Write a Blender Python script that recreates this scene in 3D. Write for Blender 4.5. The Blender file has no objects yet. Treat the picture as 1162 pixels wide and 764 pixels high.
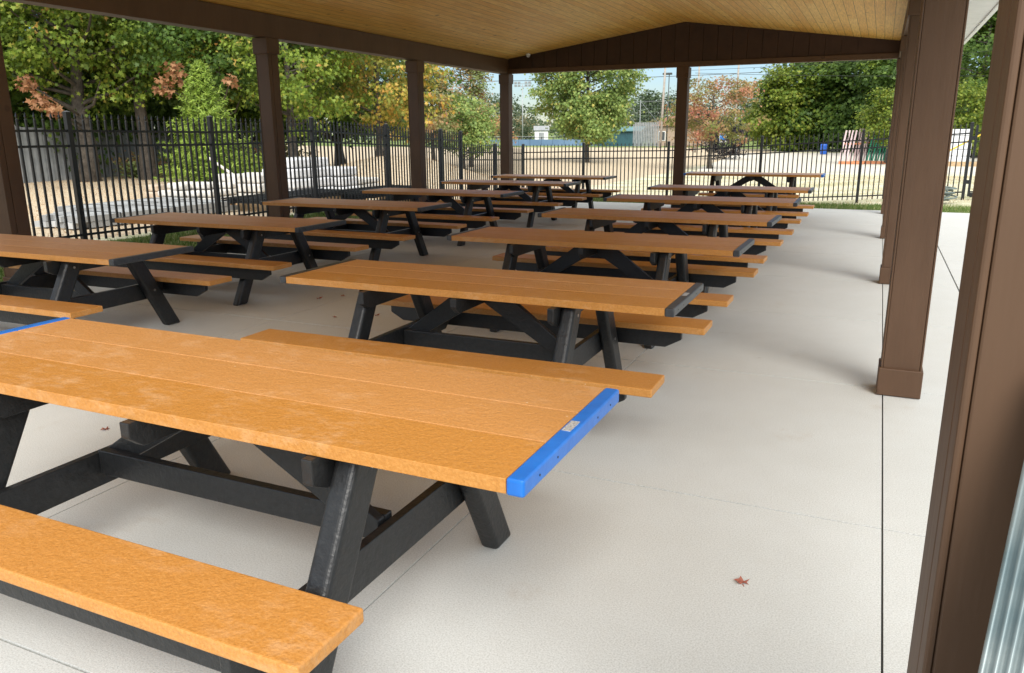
import bpy, math, random
import numpy as np
from mathutils import Vector, Matrix, Euler
random.seed(7)
rng = np.random.default_rng(11)
scene = bpy.context.scene
COL = scene.collection
R = math.radians

# ------------------------------------------------------------------ helpers
class MB:
    """collects shapes, links them as ONE mesh"""
    def __init__(s): s.v=[]; s.f=[]; s.m=[]
    def add(s, vs, fs, mi=0):
        n=len(s.v); s.v+= [tuple(v) for v in vs]; s.f+=[tuple(i+n for i in f) for f in fs]; s.m+=[mi]*len(fs)
        return s
    def box(s, x0,x1,y0,y1,z0,z1, mi=0):
        vs=[(x0,y0,z0),(x1,y0,z0),(x1,y1,z0),(x0,y1,z0),(x0,y0,z1),(x1,y0,z1),(x1,y1,z1),(x0,y1,z1)]
        return s.add(vs,[(0,3,2,1),(4,5,6,7),(0,1,5,4),(1,2,6,5),(2,3,7,6),(3,0,4,7)],mi)
    def prism(s, poly, axis, a, b, mi=0):
        """poly: 2D points in the plane across `axis`, extruded from a to b"""
        def P(p,t):
            return (t,p[0],p[1]) if axis=='x' else ((p[0],t,p[1]) if axis=='y' else (p[0],p[1],t))
        n=len(poly); vs=[P(p,a) for p in poly]+[P(p,b) for p in poly]
        area=sum(poly[i][0]*poly[(i+1)%n][1]-poly[(i+1)%n][0]*poly[i][1] for i in range(n))
        flip=(area<0) ^ (axis=='y')
        fs=[tuple(range(n))[::-1],tuple(range(n,2*n))]+[(i,(i+1)%n,(i+1)%n+n,i+n) for i in range(n)]
        if flip: fs=[f[::-1] for f in fs]
        if b<a: fs=[f[::-1] for f in fs]
        return s.add(vs,fs,mi)
    def bar(s, p, q, w, h, mi=0, up=(0,0,1)):
        p=Vector(p);q=Vector(q);d=(q-p).normalized();u=Vector(up)
        if abs(d.dot(u))>.98: u=Vector((1,0,0))
        x=d.cross(u).normalized();y=x.cross(d).normalized()
        vs=[]
        for o in (p,q):
            for a,b in ((-1,-1),(1,-1),(1,1),(-1,1)): vs.append(o+x*a*w/2+y*b*h/2)
        return s.add(vs,[(0,1,2,3),(7,6,5,4),(0,4,5,1),(1,5,6,2),(2,6,7,3),(3,7,4,0)],mi)
    def tube(s, pts, rad, n=8, mi=0, cap=True):
        pts=[Vector(p) for p in pts]; rings=[]
        x=None
        for i,p in enumerate(pts):
            d=(pts[min(i+1,len(pts)-1)]-pts[max(i-1,0)]).normalized()
            if x is None: x=d.orthogonal().normalized()
            x=(x-d*x.dot(d)).normalized(); y=d.cross(x)
            r=rad[i] if isinstance(rad,(list,tuple)) else rad
            rings.append([p+x*math.cos(2*math.pi*k/n)*r+y*math.sin(2*math.pi*k/n)*r for k in range(n)])
        vs=[v for r_ in rings for v in r_]; fs=[]
        for i in range(len(pts)-1):
            for k in range(n): fs.append((i*n+k,i*n+(k+1)%n,(i+1)*n+(k+1)%n,(i+1)*n+k))
        if cap: fs+= [tuple(range(n))[::-1], tuple(range((len(pts)-1)*n,len(pts)*n))]
        return s.add(vs,fs,mi)
    def build(s, name, mats, parent=None, bevel=0, smooth=False, seg=2):
        me=bpy.data.meshes.new(name); me.from_pydata(s.v,[],s.f)
        if not isinstance(mats,(list,tuple)): mats=[mats]
        for m in mats: me.materials.append(m)
        if len(mats)>1: me.polygons.foreach_set('material_index', s.m)
        if smooth: me.polygons.foreach_set('use_smooth',[True]*len(me.polygons))
        me.update()
        o=bpy.data.objects.new(name,me); COL.objects.link(o)
        if parent: o.parent=parent
        if bevel:
            b=o.modifiers.new('bevel','BEVEL'); b.width=bevel; b.segments=seg; b.limit_method='ANGLE'; b.angle_limit=R(35)
        return o

def tag(o,label=None,cat=None,group=None,kind=None):
    if label: o['label']=label
    if cat: o['category']=cat
    if group: o['group']=group
    if kind: o['kind']=kind
    return o
def empty(name,loc,rz=0,**k):
    o=bpy.data.objects.new(name,None); COL.objects.link(o); o.location=loc; o.rotation_euler=(0,0,rz); o.empty_display_size=.2
    return tag(o,**k)
def children(o): return [c for c in bpy.data.objects if c.parent==o]
def copy_tree(o,parent=None):
    kids=children(o)
    c=o.copy(); COL.objects.link(c); c.parent=parent
    for ch in kids: copy_tree(ch,c)
    return c
def sstep(a,b,x):
    t=np.clip((x-a)/(b-a),0,1); return t*t*(3-2*t)

# ------------------------------------------------------------------ materials
def new_mat(name):
    m=bpy.data.materials.new(name); m.use_nodes=True; nt=m.node_tree; nt.nodes.clear()
    out=nt.nodes.new('ShaderNodeOutputMaterial'); b=nt.nodes.new('ShaderNodeBsdfPrincipled')
    nt.links.new(b.outputs[0],out.inputs[0]); return m,nt,b,out
class N:
    def __init__(s,nt): s.nt=nt
    def __call__(s,t,**k):
        n=s.nt.nodes.new(t)
        for a,v in k.items():
            if a.startswith('_'): n.inputs[a[1:].replace('_',' ')].default_value=v
            else: setattr(n,a,v)
        return n
    def L(s,a,b): s.nt.links.new(a,b)
    def math(s,op,a,b=None,c=None):
        n=s('ShaderNodeMath',operation=op)
        for i,x in enumerate((a,b,c)):
            if x is None: continue
            if isinstance(x,(int,float)): n.inputs[i].default_value=x
            else: s.L(x,n.inputs[i])
        return n.outputs[0]
    def mix(s,f,a,b,bt='MIX'):
        n=s('ShaderNodeMix',data_type='RGBA',blend_type=bt)
        for i,x in ((0,f),(6,a),(7,b)):
            if isinstance(x,(int,float)): n.inputs[i].default_value=x
            elif isinstance(x,(tuple,list)): n.inputs[i].default_value=(*x,1) if len(x)==3 else x
            else: s.L(x,n.inputs[i])
        return n.outputs[2]
    def ramp(s,f,stops):
        n=s('ShaderNodeValToRGB'); e=n.color_ramp.elements
        while len(e)<len(stops): e.new(.5)
        for i,(p,c) in enumerate(stops):
            e[i].position=p; e[i].color=(*c,1) if len(c)==3 else c
        s.L(f,n.inputs[0]); return n.outputs[0]
    def noise(s,vec,scale,detail=3,rough=.55,sx=None):
        if sx:
            m=s('ShaderNodeMapping'); m.inputs['Scale'].default_value=sx; s.L(vec,m.inputs[0]); vec=m.outputs[0]
        n=s('ShaderNodeTexNoise'); n.inputs['Scale'].default_value=scale; n.inputs['Detail'].default_value=detail; n.inputs['Roughness'].default_value=rough
        s.L(vec,n.inputs['Vector']); return n.outputs[0]
    def bump(s,h,strength,dist,bsdf):
        n=s('ShaderNodeBump'); n.inputs['Strength'].default_value=strength; n.inputs['Distance'].default_value=dist
        s.L(h,n.inputs['Height']); s.L(n.outputs[0],bsdf.inputs['Normal']); return n
def g3(v): return (v,v,v)

def mat_noise(name,c0,c1,scale,rough,bump_s=0,bump_scale=60,bump_d=.002,spec=.5,metal=0,detail=4):
    m,nt,b,_=new_mat(name); n=N(nt); co=n('ShaderNodeTexCoord').outputs['Object']
    f=n.noise(co,scale,detail); n.L(n.ramp(f,[(.3,c0),(.7,c1)]),b.inputs['Base Color'])
    b.inputs['Roughness'].default_value=rough; b.inputs['Metallic'].default_value=metal
    b.inputs['Specular IOR Level'].default_value=spec
    if bump_s: n.bump(n.noise(co,bump_scale,3),bump_s,bump_d,b)
    return m

def mat_lumber():
    m,nt,b,_=new_mat('tan_plastic_lumber'); n=N(nt); co=n('ShaderNodeTexCoord').outputs['Object']
    info=n('ShaderNodeObjectInfo')
    v=n('ShaderNodeVectorMath',operation='ADD'); n.L(co,v.inputs[0]); n.L(info.outputs['Location'],v.inputs[1]); co=v.outputs[0]
    fine=n.noise(co,120,5,.75); mid=n.noise(co,16,5,.7,(.6,1,1)); big=n.noise(co,2.2,3)
    base=n.ramp(fine,[(.3,(.44,.185,.036)),(.5,(.52,.230,.050)),(.72,(.61,.30,.085))])
    scuff=n.ramp(mid,[(.48,(0,0,0)),(.66,(1,1,1))]); bigm=n.ramp(big,[(.42,(0,0,0)),(.62,(1,1,1))])
    sc=n.math('MULTIPLY',scuff,n.math('MULTIPLY',bigm,.5))
    c=n.mix(sc,base,(.66,.40,.20))
    geo=n('ShaderNodeNewGeometry'); hv=n('ShaderNodeHueSaturation'); n.L(c,hv.inputs['Color']); n.L(n.math('ADD',n.math('MULTIPLY_ADD',geo.outputs['Random Per Island'],.16,.90),n.math('MULTIPLY',info.outputs['Random'],.09)),hv.inputs['Value']); n.L(n.math('MULTIPLY_ADD',geo.outputs['Random Per Island'],-.12,1.04),hv.inputs['Saturation']); c=hv.outputs[0]
    # pale chips
    vo=n('ShaderNodeTexVoronoi'); vo.inputs['Scale'].default_value=9; n.L(co,vo.inputs['Vector'])
    chip=n.math('LESS_THAN',vo.outputs['Distance'],.028)
    c=n.mix(n.math('MULTIPLY',chip,.7),c,(.75,.62,.45))
    n.L(c,b.inputs['Base Color'])
    n.L(n.math('MULTIPLY_ADD',mid,.25,.33),b.inputs['Roughness']); b.inputs['Specular IOR Level'].default_value=.45
    h=n.math('ADD',n.noise(co,42,3,.6),n.math('MULTIPLY',n.noise(co,120,2),.4))
    n.bump(h,.7,.005,b)
    return m
def mat_concrete():
    m,nt,b,_=new_mat('broomed_concrete'); n=N(nt); co=n('ShaderNodeTexCoord').outputs['Object']
    big=n.noise(co,.55,4,.6); mid=n.noise(co,5,5,.65); fine=n.noise(co,170,3,.7)
    c=n.ramp(big,[(.3,(.54,.555,.535)),(.7,(.62,.635,.62))])
    c=n.mix(n.math('MULTIPLY',n.ramp(mid,[(.35,g3(1)),(.62,g3(0))]),.14),c,(.36,.33,.28))
    c=n.mix(.5,c,n.ramp(fine,[(.36,(.36,.365,.34)),(.5,(.57,.585,.565)),(.66,(.735,.75,.73))]),'MIX')
    st=n.noise(co,1.6,5,.7); c=n.mix(n.math('MULTIPLY',n.ramp(st,[(.62,g3(0)),(.74,g3(1))]),.3),c,(.40,.33,.25))
    vo=n('ShaderNodeTexVoronoi'); vo.inputs['Scale'].default_value=2.1; n.L(n.mix(.06,co,n('ShaderNodeTexNoise').outputs['Color']),vo.inputs['Vector'])
    sp=n.math('MULTIPLY',n.ramp(vo.outputs['Distance'],[(.02,g3(1)),(.07,g3(0))]),n.ramp(n.noise(co,38,3,.7),[(.48,g3(0)),(.6,g3(1))])); c=n.mix(n.math('MULTIPLY',sp,.55),c,(.30,.22,.15))
    v2=n('ShaderNodeTexVoronoi'); v2.inputs['Scale'].default_value=11; n.L(co,v2.inputs['Vector']); c=n.mix(n.math('MULTIPLY',n.math('LESS_THAN',v2.outputs['Distance'],.018),.6),c,(.12,.09,.06))
    n.L(c,b.inputs['Base Color']); b.inputs['Roughness'].default_value=.62; b.inputs['Specular IOR Level'].default_value=.35
    h=n.math('ADD',n.noise(co,300,2),n.math('MULTIPLY',n.noise(co,90,2,.5,(.12,1,1)),.5))
    n.bump(h,.35,.002,b)
    return m
def mat_ceiling():
    m,nt,b,_=new_mat('knotty_pine_boards'); n=N(nt); co=n('ShaderNodeTexCoord').outputs['Object']
    s=n('ShaderNodeSeparateXYZ'); n.L(co,s.inputs[0]); x,y=s.outputs[0],s.outputs[1]
    W=.135; bi=n.math('FLOOR',n.math('DIVIDE',x,W)); fx=n.math('FRACT',n.math('DIVIDE',x,W))
    wn=n('ShaderNodeTexWhiteNoise',noise_dimensions='1D'); n.L(bi,wn.inputs['W'])
    yo=n.math('ADD',n.math('DIVIDE',y,3.6),n.math('MULTIPLY',wn.outputs['Value'],7.3)); bj=n.math('FLOOR',yo); fy=n.math('FRACT',yo)
    cmb=n('ShaderNodeCombineXYZ'); n.L(bi,cmb.inputs[0]); n.L(bj,cmb.inputs[1])
    w2=n('ShaderNodeTexWhiteNoise',noise_dimensions='2D'); n.L(cmb.outputs[0],w2.inputs['Vector'])
    c=n.ramp(w2.outputs['Value'],[(0,(.78,.41,.075)),(.35,(.86,.49,.10)),(.7,(.90,.57,.15)),(1,(.80,.44,.085))])
    off=n('ShaderNodeVectorMath',operation='ADD'); n.L(co,off.inputs[0]); 
    sc=n('ShaderNodeVectorMath',operation='SCALE'); n.L(w2.outputs['Color'],sc.inputs[0]); sc.inputs['Scale'].default_value=20; n.L(sc.outputs[0],off.inputs[1])
    grain=n.noise(off.outputs[0],9,5,.65,(7,.35,7)); c=n.mix(n.math('MULTIPLY',n.ramp(grain,[(.4,g3(1)),(.6,g3(0))]),.5),c,(.42,.19,.04))
    vo=n('ShaderNodeTexVoronoi'); vo.inputs['Scale'].default_value=2.6; n.L(off.outputs[0],vo.inputs['Vector'])
    kn=n.ramp(vo.outputs['Distance'],[(.05,g3(1)),(.13,g3(0))]); c=n.mix(n.math('MULTIPLY',kn,.85),c,(.17,.06,.012))
    g=n.math('MINIMUM',fx,n.math('SUBTRACT',1,fx)); gl=n.math('LESS_THAN',g,.028)
    fj=n.math('LESS_THAN',fy,.0012); gl=n.math('MAXIMUM',gl,fj)
    c=n.mix(n.math('MULTIPLY',gl,.8),c,(.13,.055,.015))
    n.L(c,b.inputs['Base Color']); b.inputs['Roughness'].default_value=.5
    n.bump(n.math('SUBTRACT',1,gl),.5,.004,b)
    return m
def mat_leaf(name,stops,patch=None,pscale=.6,trans=.35):
    m,nt,b,out=new_mat(name); n=N(nt); geo=n('ShaderNodeNewGeometry'); co=n('ShaderNodeTexCoord').outputs['Object']
    c=n.ramp(geo.outputs['Random Per Island'],stops)
    if patch:
        f=n.math('ADD',n.noise(co,pscale,3),n.math('MULTIPLY',n.math('SUBTRACT',geo.outputs['Random Per Island'],.5),.12))
        lo,hi,cols=patch
        c=n.mix(n.ramp(f,[(lo,g3(0)),(hi,g3(1))]),c,n.ramp(geo.outputs['Random Per Island'],cols))
    n.L(c,b.inputs['Base Color']); b.inputs['Roughness'].default_value=.5; b.inputs['Specular IOR Level'].default_value=.3
    t=n('ShaderNodeBsdfTranslucent'); n.L(c,t.inputs[0]); mx=n('ShaderNodeMixShader'); mx.inputs[0].default_value=trans
    n.L(b.outputs[0],mx.inputs[1]); n.L(t.outputs[0],mx.inputs[2]); n.L(mx.outputs[0],out.inputs[0])
    return m
def mat_flat(name,c,rough=.5,metal=0,spec=.5):
    c2=tuple(min(1,x*1.25) for x in c); return mat_noise(name,tuple(x*.82 for x in c),c2,3,rough,.15,40,.002,spec,metal)

LUMBER=mat_lumber(); CONC=mat_concrete(); PINE=mat_ceiling()
BLACK=mat_noise('charcoal_plastic_lumber',(.008,.0085,.009),(.016,.017,.018),40,.42,.65,55,.004)
CAPB=mat_noise('charcoal_end_cap',(.03,.032,.036),(.05,.053,.058),30,.38,.3,60,.002)
BLUE=mat_noise('blue_end_cap',(.008,.13,.50),(.014,.17,.60),20,.35,.4,50,.002)
STEEL=mat_noise('bolt_steel',(.5,.5,.5),(.7,.7,.7),50,.3,0,metal=1)
TAG=mat_noise('foil_tag',(.30,.32,.33),(.75,.76,.76),160,.35,metal=.3,detail=1)
def mat_brown():
    m,nt,b,_=new_mat('brown_painted_wood'); n=N(nt); co=n('ShaderNodeTexCoord').outputs['Object']
    info=n('ShaderNodeObjectInfo'); a=n('ShaderNodeVectorMath',operation='ADD'); n.L(co,a.inputs[0]); n.L(info.outputs['Location'],a.inputs[1]); co=a.outputs[0]
    c=n.ramp(n.noise(co,4,4,.6,(1,1,.35)),[(.3,(.080,.042,.022)),(.7,(.105,.057,.031))])
    vo=n('ShaderNodeTexVoronoi'); vo.inputs['Scale'].default_value=2.9; n.L(co,vo.inputs['Vector'])
    k=n.ramp(vo.outputs['Distance'],[(.06,g3(.3)),(.10,g3(1)),(.14,g3(0))]); c=n.mix(n.math('MULTIPLY',k,.55),c,(.045,.022,.013))
    n.L(c,b.inputs['Base Color']); b.inputs['Roughness'].default_value=.55; b.inputs['Specular IOR Level'].default_value=.35
    n.bump(n.math('ADD',n.noise(co,22,3,.6,(1,1,.12)),n.math('MULTIPLY',k,-.6)),.6,.004,b); return m
BROWN=mat_brown()
IRON=mat_noise('black_powder_coat',(.006,.0065,.008),(.012,.013,.015),10,.4,.1)
WHITE=mat_noise('white_painted_metal',(.70,.70,.69),(.80,.80,.79),4,.45,.05)
SHINGLE=mat_noise('roof_shingle',(.05,.045,.04),(.10,.09,.08),12,.9,.6,40,.01)
GALV=mat_noise('galvanised_sheet',(.12,.17,.185),(.29,.33,.33),7,.42,.2,14,.004,metal=.35)
GREYBOARD=mat_noise('grey_weathered_boards',(.22,.235,.245),(.33,.345,.35),3,.85,.3,30,.005)
BARK=mat_noise('bark',(.05,.042,.034),(.13,.11,.09),7,.95,.9,26,.03)
WRAP=mat_noise('white_wrapping_film',(.58,.59,.61),(.80,.81,.82),6,.35,.4,14,.012)
STONE=mat_noise('pale_limestone',(.45,.43,.38),(.74,.72,.68),5,.9,.8,14,.03)
TANSTONE=mat_noise('tan_rubble',(.36,.27,.19),(.58,.50,.40),5,.9,.8,14,.03)
TIMBER=mat_noise('raw_pallet_timber',(.38,.26,.14),(.52,.38,.23),9,.85,.4,40,.004)
def mat_pipe():
    m,nt,b,_=new_mat('grey_plank_bundle'); n=N(nt); g=n('ShaderNodeNewGeometry').outputs['Random Per Island']; co=n('ShaderNodeTexCoord').outputs['Object']
    c=n.ramp(g,[(0,(.22,.23,.24)),(.5,(.40,.42,.43)),(1,(.62,.64,.65))]); c=n.mix(n.math('MULTIPLY',n.noise(co,5,4,.6,(6,.6,6)),.4),c,(.30,.29,.26))
    n.L(c,b.inputs['Base Color']); b.inputs['Roughness'].default_value=.6; return m
PIPE=mat_pipe()
ORANGEW=mat_flat('orange_timber',(.55,.22,.10),.7)

# ------------------------------------------------------------------ camera (fitted to the photograph)
f_px,pitch,roll,yaw,H=895.97,.25215,-.00634,.42817,1.57213
fw=Vector((-math.sin(yaw)*math.cos(pitch),math.cos(yaw)*math.cos(pitch),-math.sin(pitch)))
rt=Vector((math.cos(yaw),math.sin(yaw),0)); up=rt.cross(fw)
r2=math.cos(roll)*rt+math.sin(roll)*up; u2=-math.sin(roll)*rt+math.cos(roll)*up
cam=bpy.data.cameras.new('camera'); co=bpy.data.objects.new('camera',cam); COL.objects.link(co)
co.matrix_world=Matrix(((r2.x,u2.x,-fw.x,0),(r2.y,u2.y,-fw.y,0),(r2.z,u2.z,-fw.z,H),(0,0,0,1)))
cam.sensor_width=36; cam.lens=36*f_px/1162; cam.clip_start=.02; cam.clip_end=5000
scene.camera=co

# ------------------------------------------------------------------ light
SUN_EL=R(40); sun_dir=Vector((.53,-.85,0)).normalized()   # towards the sun, seen from above
w=bpy.data.worlds.new('World'); scene.world=w; w.use_nodes=True; nt=w.node_tree; nt.nodes.clear()
bg=nt.nodes.new('ShaderNodeBackground'); wo=nt.nodes.new('ShaderNodeOutputWorld'); sky=nt.nodes.new('ShaderNodeTexSky')
sky.sky_type='NISHITA'; sky.sun_disc=False; sky.sun_elevation=SUN_EL; sky.sun_rotation=math.atan2(sun_dir.x,sun_dir.y)
sky.air_density=1.0; sky.dust_density=.5; sky.ozone_density=1.0; sky.altitude=200
bg.inputs[1].default_value=.15
# thin even haze: the bright band at the horizon is compressed towards the rest of the sky
lum=nt.nodes.new('ShaderNodeRGBToBW'); nt.links.new(sky.outputs[0],lum.inputs[0])
ma=nt.nodes.new('ShaderNodeMath'); ma.operation='MULTIPLY_ADD'; ma.inputs[1].default_value=.6; ma.inputs[2].default_value=1; nt.links.new(lum.outputs[0],ma.inputs[0])
dv=nt.nodes.new('ShaderNodeMath'); dv.operation='DIVIDE'; dv.inputs[0].default_value=2.0; nt.links.new(ma.outputs[0],dv.inputs[1])
vm=nt.nodes.new('ShaderNodeVectorMath'); vm.operation='SCALE'; nt.links.new(sky.outputs[0],vm.inputs[0]); nt.links.new(dv.outputs[0],vm.inputs['Scale'])
hs=nt.nodes.new('ShaderNodeHueSaturation'); hs.inputs['Saturation'].default_value=1.25; nt.links.new(vm.outputs[0],hs.inputs['Color']); tn=nt.nodes.new('ShaderNodeVectorMath'); tn.operation='MULTIPLY'; tn.inputs[1].default_value=(.86,.92,1.10); nt.links.new(hs.outputs[0],tn.inputs[0]); # thin bright overcast above, clear pale band low over the horizon
tcw=nt.nodes.new('ShaderNodeTexCoord'); sxz=nt.nodes.new('ShaderNodeSeparateXYZ'); nt.links.new(tcw.outputs['Generated'],sxz.inputs[0])
mpw=nt.nodes.new('ShaderNodeMapping'); mpw.inputs['Scale'].default_value=(1,1,3); nt.links.new(tcw.outputs['Generated'],mpw.inputs[0])
nzw=nt.nodes.new('ShaderNodeTexNoise'); nzw.inputs['Scale'].default_value=2.2; nzw.inputs['Detail'].default_value=6; nt.links.new(mpw.outputs[0],nzw.inputs['Vector'])
zz_=nt.nodes.new('ShaderNodeMath'); zz_.operation='MULTIPLY_ADD'; zz_.inputs[1].default_value=.25; nt.links.new(nzw.outputs[0],zz_.inputs[0]); nt.links.new(sxz.outputs[2],zz_.inputs[2])
mr=nt.nodes.new('ShaderNodeMapRange'); mr.interpolation_type='SMOOTHSTEP'; mr.inputs['From Min'].default_value=.26; mr.inputs['From Max'].default_value=.52; nt.links.new(zz_.outputs[0],mr.inputs['Value'])
cm=nt.nodes.new('ShaderNodeMix'); cm.data_type='RGBA'; nt.links.new(mr.outputs[0],cm.inputs[0]); nt.links.new(tn.outputs[0],cm.inputs[6]); cm.inputs[7].default_value=(4.1,4.15,4.15,1)
nt.links.new(cm.outputs[2],bg.inputs[0]); nt.links.new(bg.outputs[0],wo.inputs[0])
sl=bpy.data.lights.new('sun','SUN'); sl.energy=2.0; sl.angle=R(38); sl.color=(1,.96,.90)
so=bpy.data.objects.new('sun',sl); COL.objects.link(so)
d=Vector((sun_dir.x*math.cos(SUN_EL),sun_dir.y*math.cos(SUN_EL),math.sin(SUN_EL)))
so.rotation_euler=d.to_track_quat('Z','Y').to_euler(); so.location=(5,-5,12)
vs=scene.view_settings; vs.view_transform='Standard'; vs.look='None'; vs.gamma=1; vs.use_curve_mapping=False; vs.exposure=1.15
scene.cycles.use_denoising=True; scene.cycles.max_bounces=8; scene.cycles.diffuse_bounces=5

# ------------------------------------------------------------------ terrain
FENCE_PTS=[(-9.6,2.45,.12),(-9.6,4.87,.12),(-9.6,7.25,.12),(-9.6,9.7,.1),(-9.6,12.19,.12),(-9.6,14.66,.02),(-9.6,17.0,-.08),(-9.6,18.02,-.13)]
def hfun(x,y):
    x=np.asarray(x,float); y=np.asarray(y,float)
    zf=np.interp(x,[-10,-7.7,-5.25,-2.8,-.42,1.9,6,12],[-.5,-.47,-.44,-.32,-.165,-.02,0,-.2])
    zf=zf+(-.5-zf)*sstep(28,45,y)
    t=sstep(18.9,21.4,y); h=-.02*(1-t)+t*zf
    hl=np.interp(y,[0,12,14.6,17,18.2,22],[.11,.11,.02,-.08,-.3,-.5])
    s=sstep(-8.55,-9.5,x)*(1-sstep(17.9,18.6,y)*0)
    h=h*(1-s)+hl*s
    far=sstep(-11,-22,x); h=h*(1-far)+far*np.where(y>30,-.3,.0)
    h=h+1.15*np.exp(-((x+15.5)/2.6)**2-((y-24.5)/4.2)**2)
    h=h+1.7*sstep(60,110,-x)*sstep(40,200,y)
    # under the slab
    m=(x>-8.3)*(y<17.8)*(x<6.9); h=np.where(m,-.14,h)
    return h
def axis(segs):
    out=[]
    for a,b,n in segs: out+=list(np.linspace(a,b,n,endpoint=False))
    return np.array(out+[segs[-1][1]])
xs=axis([(-1500,-300,8),(-300,-60,16),(-60,-22,20),(-22,-10,24),(-10,-8.2,9),(-8.2,8,32),(8,40,16),(40,300,12),(300,1500,8)])
ys=axis([(-300,-20,8),(-20,0,6),(0,17.6,18),(17.6,24,22),(24,50,18),(50,150,14),(150,500,8),(500,2500,6)])
X,Y=np.meshgrid(xs,ys); Z=hfun(X,Y)
vv=np.stack([X.ravel(),Y.ravel(),Z.ravel()],1); nx=len(xs)
ff=[(j*nx+i,j*nx+i+1,(j+1)*nx+i+1,(j+1)*nx+i) for j in range(len(ys)-1) for i in range(nx-1)]
def mat_ground():
    m,nt,b,_=new_mat('ground_cover'); n=N(nt); co=n('ShaderNodeTexCoord').outputs['Object']
    s=n('ShaderNodeSeparateXYZ'); n.L(co,s.inputs[0]); x,y=s.outputs[0],s.outputs[1]
    a=n.noise(co,14,6,.75); bb=n.noise(co,1.3,4); cc=n.noise(co,.12,3)
    straw=n.ramp(a,[(.3,(.36,.32,.21)),(.48,(.64,.60,.44)),(.7,(.79,.76,.62))])
    straw=n.mix(n.math('MULTIPLY',n.ramp(n.noise(co,.7,5,.7,(.35,1,1)),[(.47,g3(0)),(.62,g3(1))]),.6),straw,(.26,.29,.11))
    soil=n.ramp(a,[(.3,(.27,.20,.13)),(.5,(.54,.44,.31)),(.72,(.74,.66,.51))])
    grass=n.ramp(n.noise(co,30,5,.7),[(.3,(.07,.12,.03)),(.55,(.18,.23,.08)),(.75,(.42,.38,.22))])
    wob=n.math('MULTIPLY',n.math('SUBTRACT',bb,.5),2.2)
    left=n.math('LESS_THAN',n.math('ADD',x,n.math('MULTIPLY',wob,1.2)),-10.2)
    c=n.mix(left,straw,soil)
    near=n.math('MULTIPLY',n.math('GREATER_THAN',n.math('ADD',x,n.math('MULTIPLY',wob,.25)),-9.95),n.math('LESS_THAN',n.math('ADD',y,n.math('MULTIPLY',wob,.6)),19.6))
    c=n.mix(near,c,grass)
    farg=n.math('GREATER_THAN',n.math('ADD',y,n.math('MULTIPLY',wob,9)),100)
    c=n.mix(farg,c,n.ramp(cc,[(.3,(.10,.17,.04)),(.6,(.20,.24,.08)),(.8,(.45,.36,.24))]))
    n.L(c,b.inputs['Base Color']); b.inputs['Roughness'].default_value=.95; b.inputs['Specular IOR Level'].default_value=.1
    n.bump(a,.6,.05,b); return m
gm=MB(); gm.v=[tuple(v) for v in vv]; gm.f=ff; gm.m=[0]*len(ff)
ground=gm.build('ground',mat_ground(),smooth=True); tag(ground,kind='structure')

# grass blades on the strips round the slab
def grass_patch(name,x0,x1,y0,y1,n,mat,label,cat,hmin=.03,hmax=.09,dens=None):
    P=np.stack([rng.uniform(x0,x1,n),rng.uniform(y0,y1,n)],1)
    if dens is not None: P=P[dens(P[:,0],P[:,1])]
    n=len(P); z=hfun(P[:,0],P[:,1]); hh=rng.uniform(hmin,hmax,n); a=rng.uniform(0,2*np.pi,n); wd=rng.uniform(.004,.009,n)
    lx,ly=rng.normal(0,.4,n)*hh,rng.normal(0,.4,n)*hh
    v=np.empty((n,3,3)); dx,dy=np.cos(a)*wd,np.sin(a)*wd
    v[:,0]=np.stack([P[:,0]-dx,P[:,1]-dy,z-.01],1); v[:,1]=np.stack([P[:,0]+dx,P[:,1]+dy,z-.01],1); v[:,2]=np.stack([P[:,0]+lx,P[:,1]+ly,z+hh],1)
    return mesh_np(name,v.reshape(-1,3),3,n,mat,label,cat)
def mesh_np(name,v,k,n,mat,label=None,cat=None,parent=None):
    me=bpy.data.meshes.new(name); me.vertices.add(n*k); me.vertices.foreach_set('co',v.astype(np.float32).ravel())
    me.loops.add(n*k); me.loops.foreach_set('vertex_index',np.arange(n*k,dtype=np.int32))
    me.polygons.add(n); me.polygons.foreach_set('loop_start',np.arange(0,n*k,k,dtype=np.int32))
    try: me.polygons.foreach_set('loop_total',np.full(n,k,dtype=np.int32))
    except Exception: pass
    me.update(calc_edges=True); me.materials.append(mat)
    o=bpy.data.objects.new(name,me); COL.objects.link(o)
    if parent: o.parent=parent
    return tag(o,label,cat)
GRASSM=mat_leaf('grass_blades',[(0,(.06,.12,.02)),(.5,(.14,.23,.05)),(.8,(.24,.31,.09)),(1,(.52,.46,.26))],trans=.3)
g=grass_patch('grass',-9.75,-8.38,3,18,26000,GRASSM,'short green grass strip between the slab and the left black fence','grass'); g['kind']='stuff'
g=grass_patch('grass',-9.5,6,17.93,20.0,34000,GRASSM,'mown grass strip beyond the far edge of the concrete slab','grass',.03,.08,dens=lambda x,y:(rng.random(len(x))<np.clip((19.9-y)/1.0,0,1))); g['kind']='stuff'
STRAWM=mat_leaf('straw_litter',[(0,(.30,.20,.10)),(.5,(.55,.45,.28)),(1,(.75,.68,.48))],trans=.1)
g=grass_patch('straw_litter',-9,9,20.5,40,26000,STRAWM,'loose straw scattered over the dry lawn beyond the far fence','straw',.02,.09); g['kind']='stuff'
g=grass_patch('dry_leaf_litter',-27,-10.3,6,30,22000,mat_leaf('dry_litter',[(0,(.20,.10,.05)),(.4,(.42,.25,.12)),(.8,(.60,.45,.28)),(1,(.70,.60,.42))],trans=.1),'brown leaves and chips scattered on the bare soil left of the fence','leaf litter',.02,.08); g['kind']='stuff'

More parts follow.
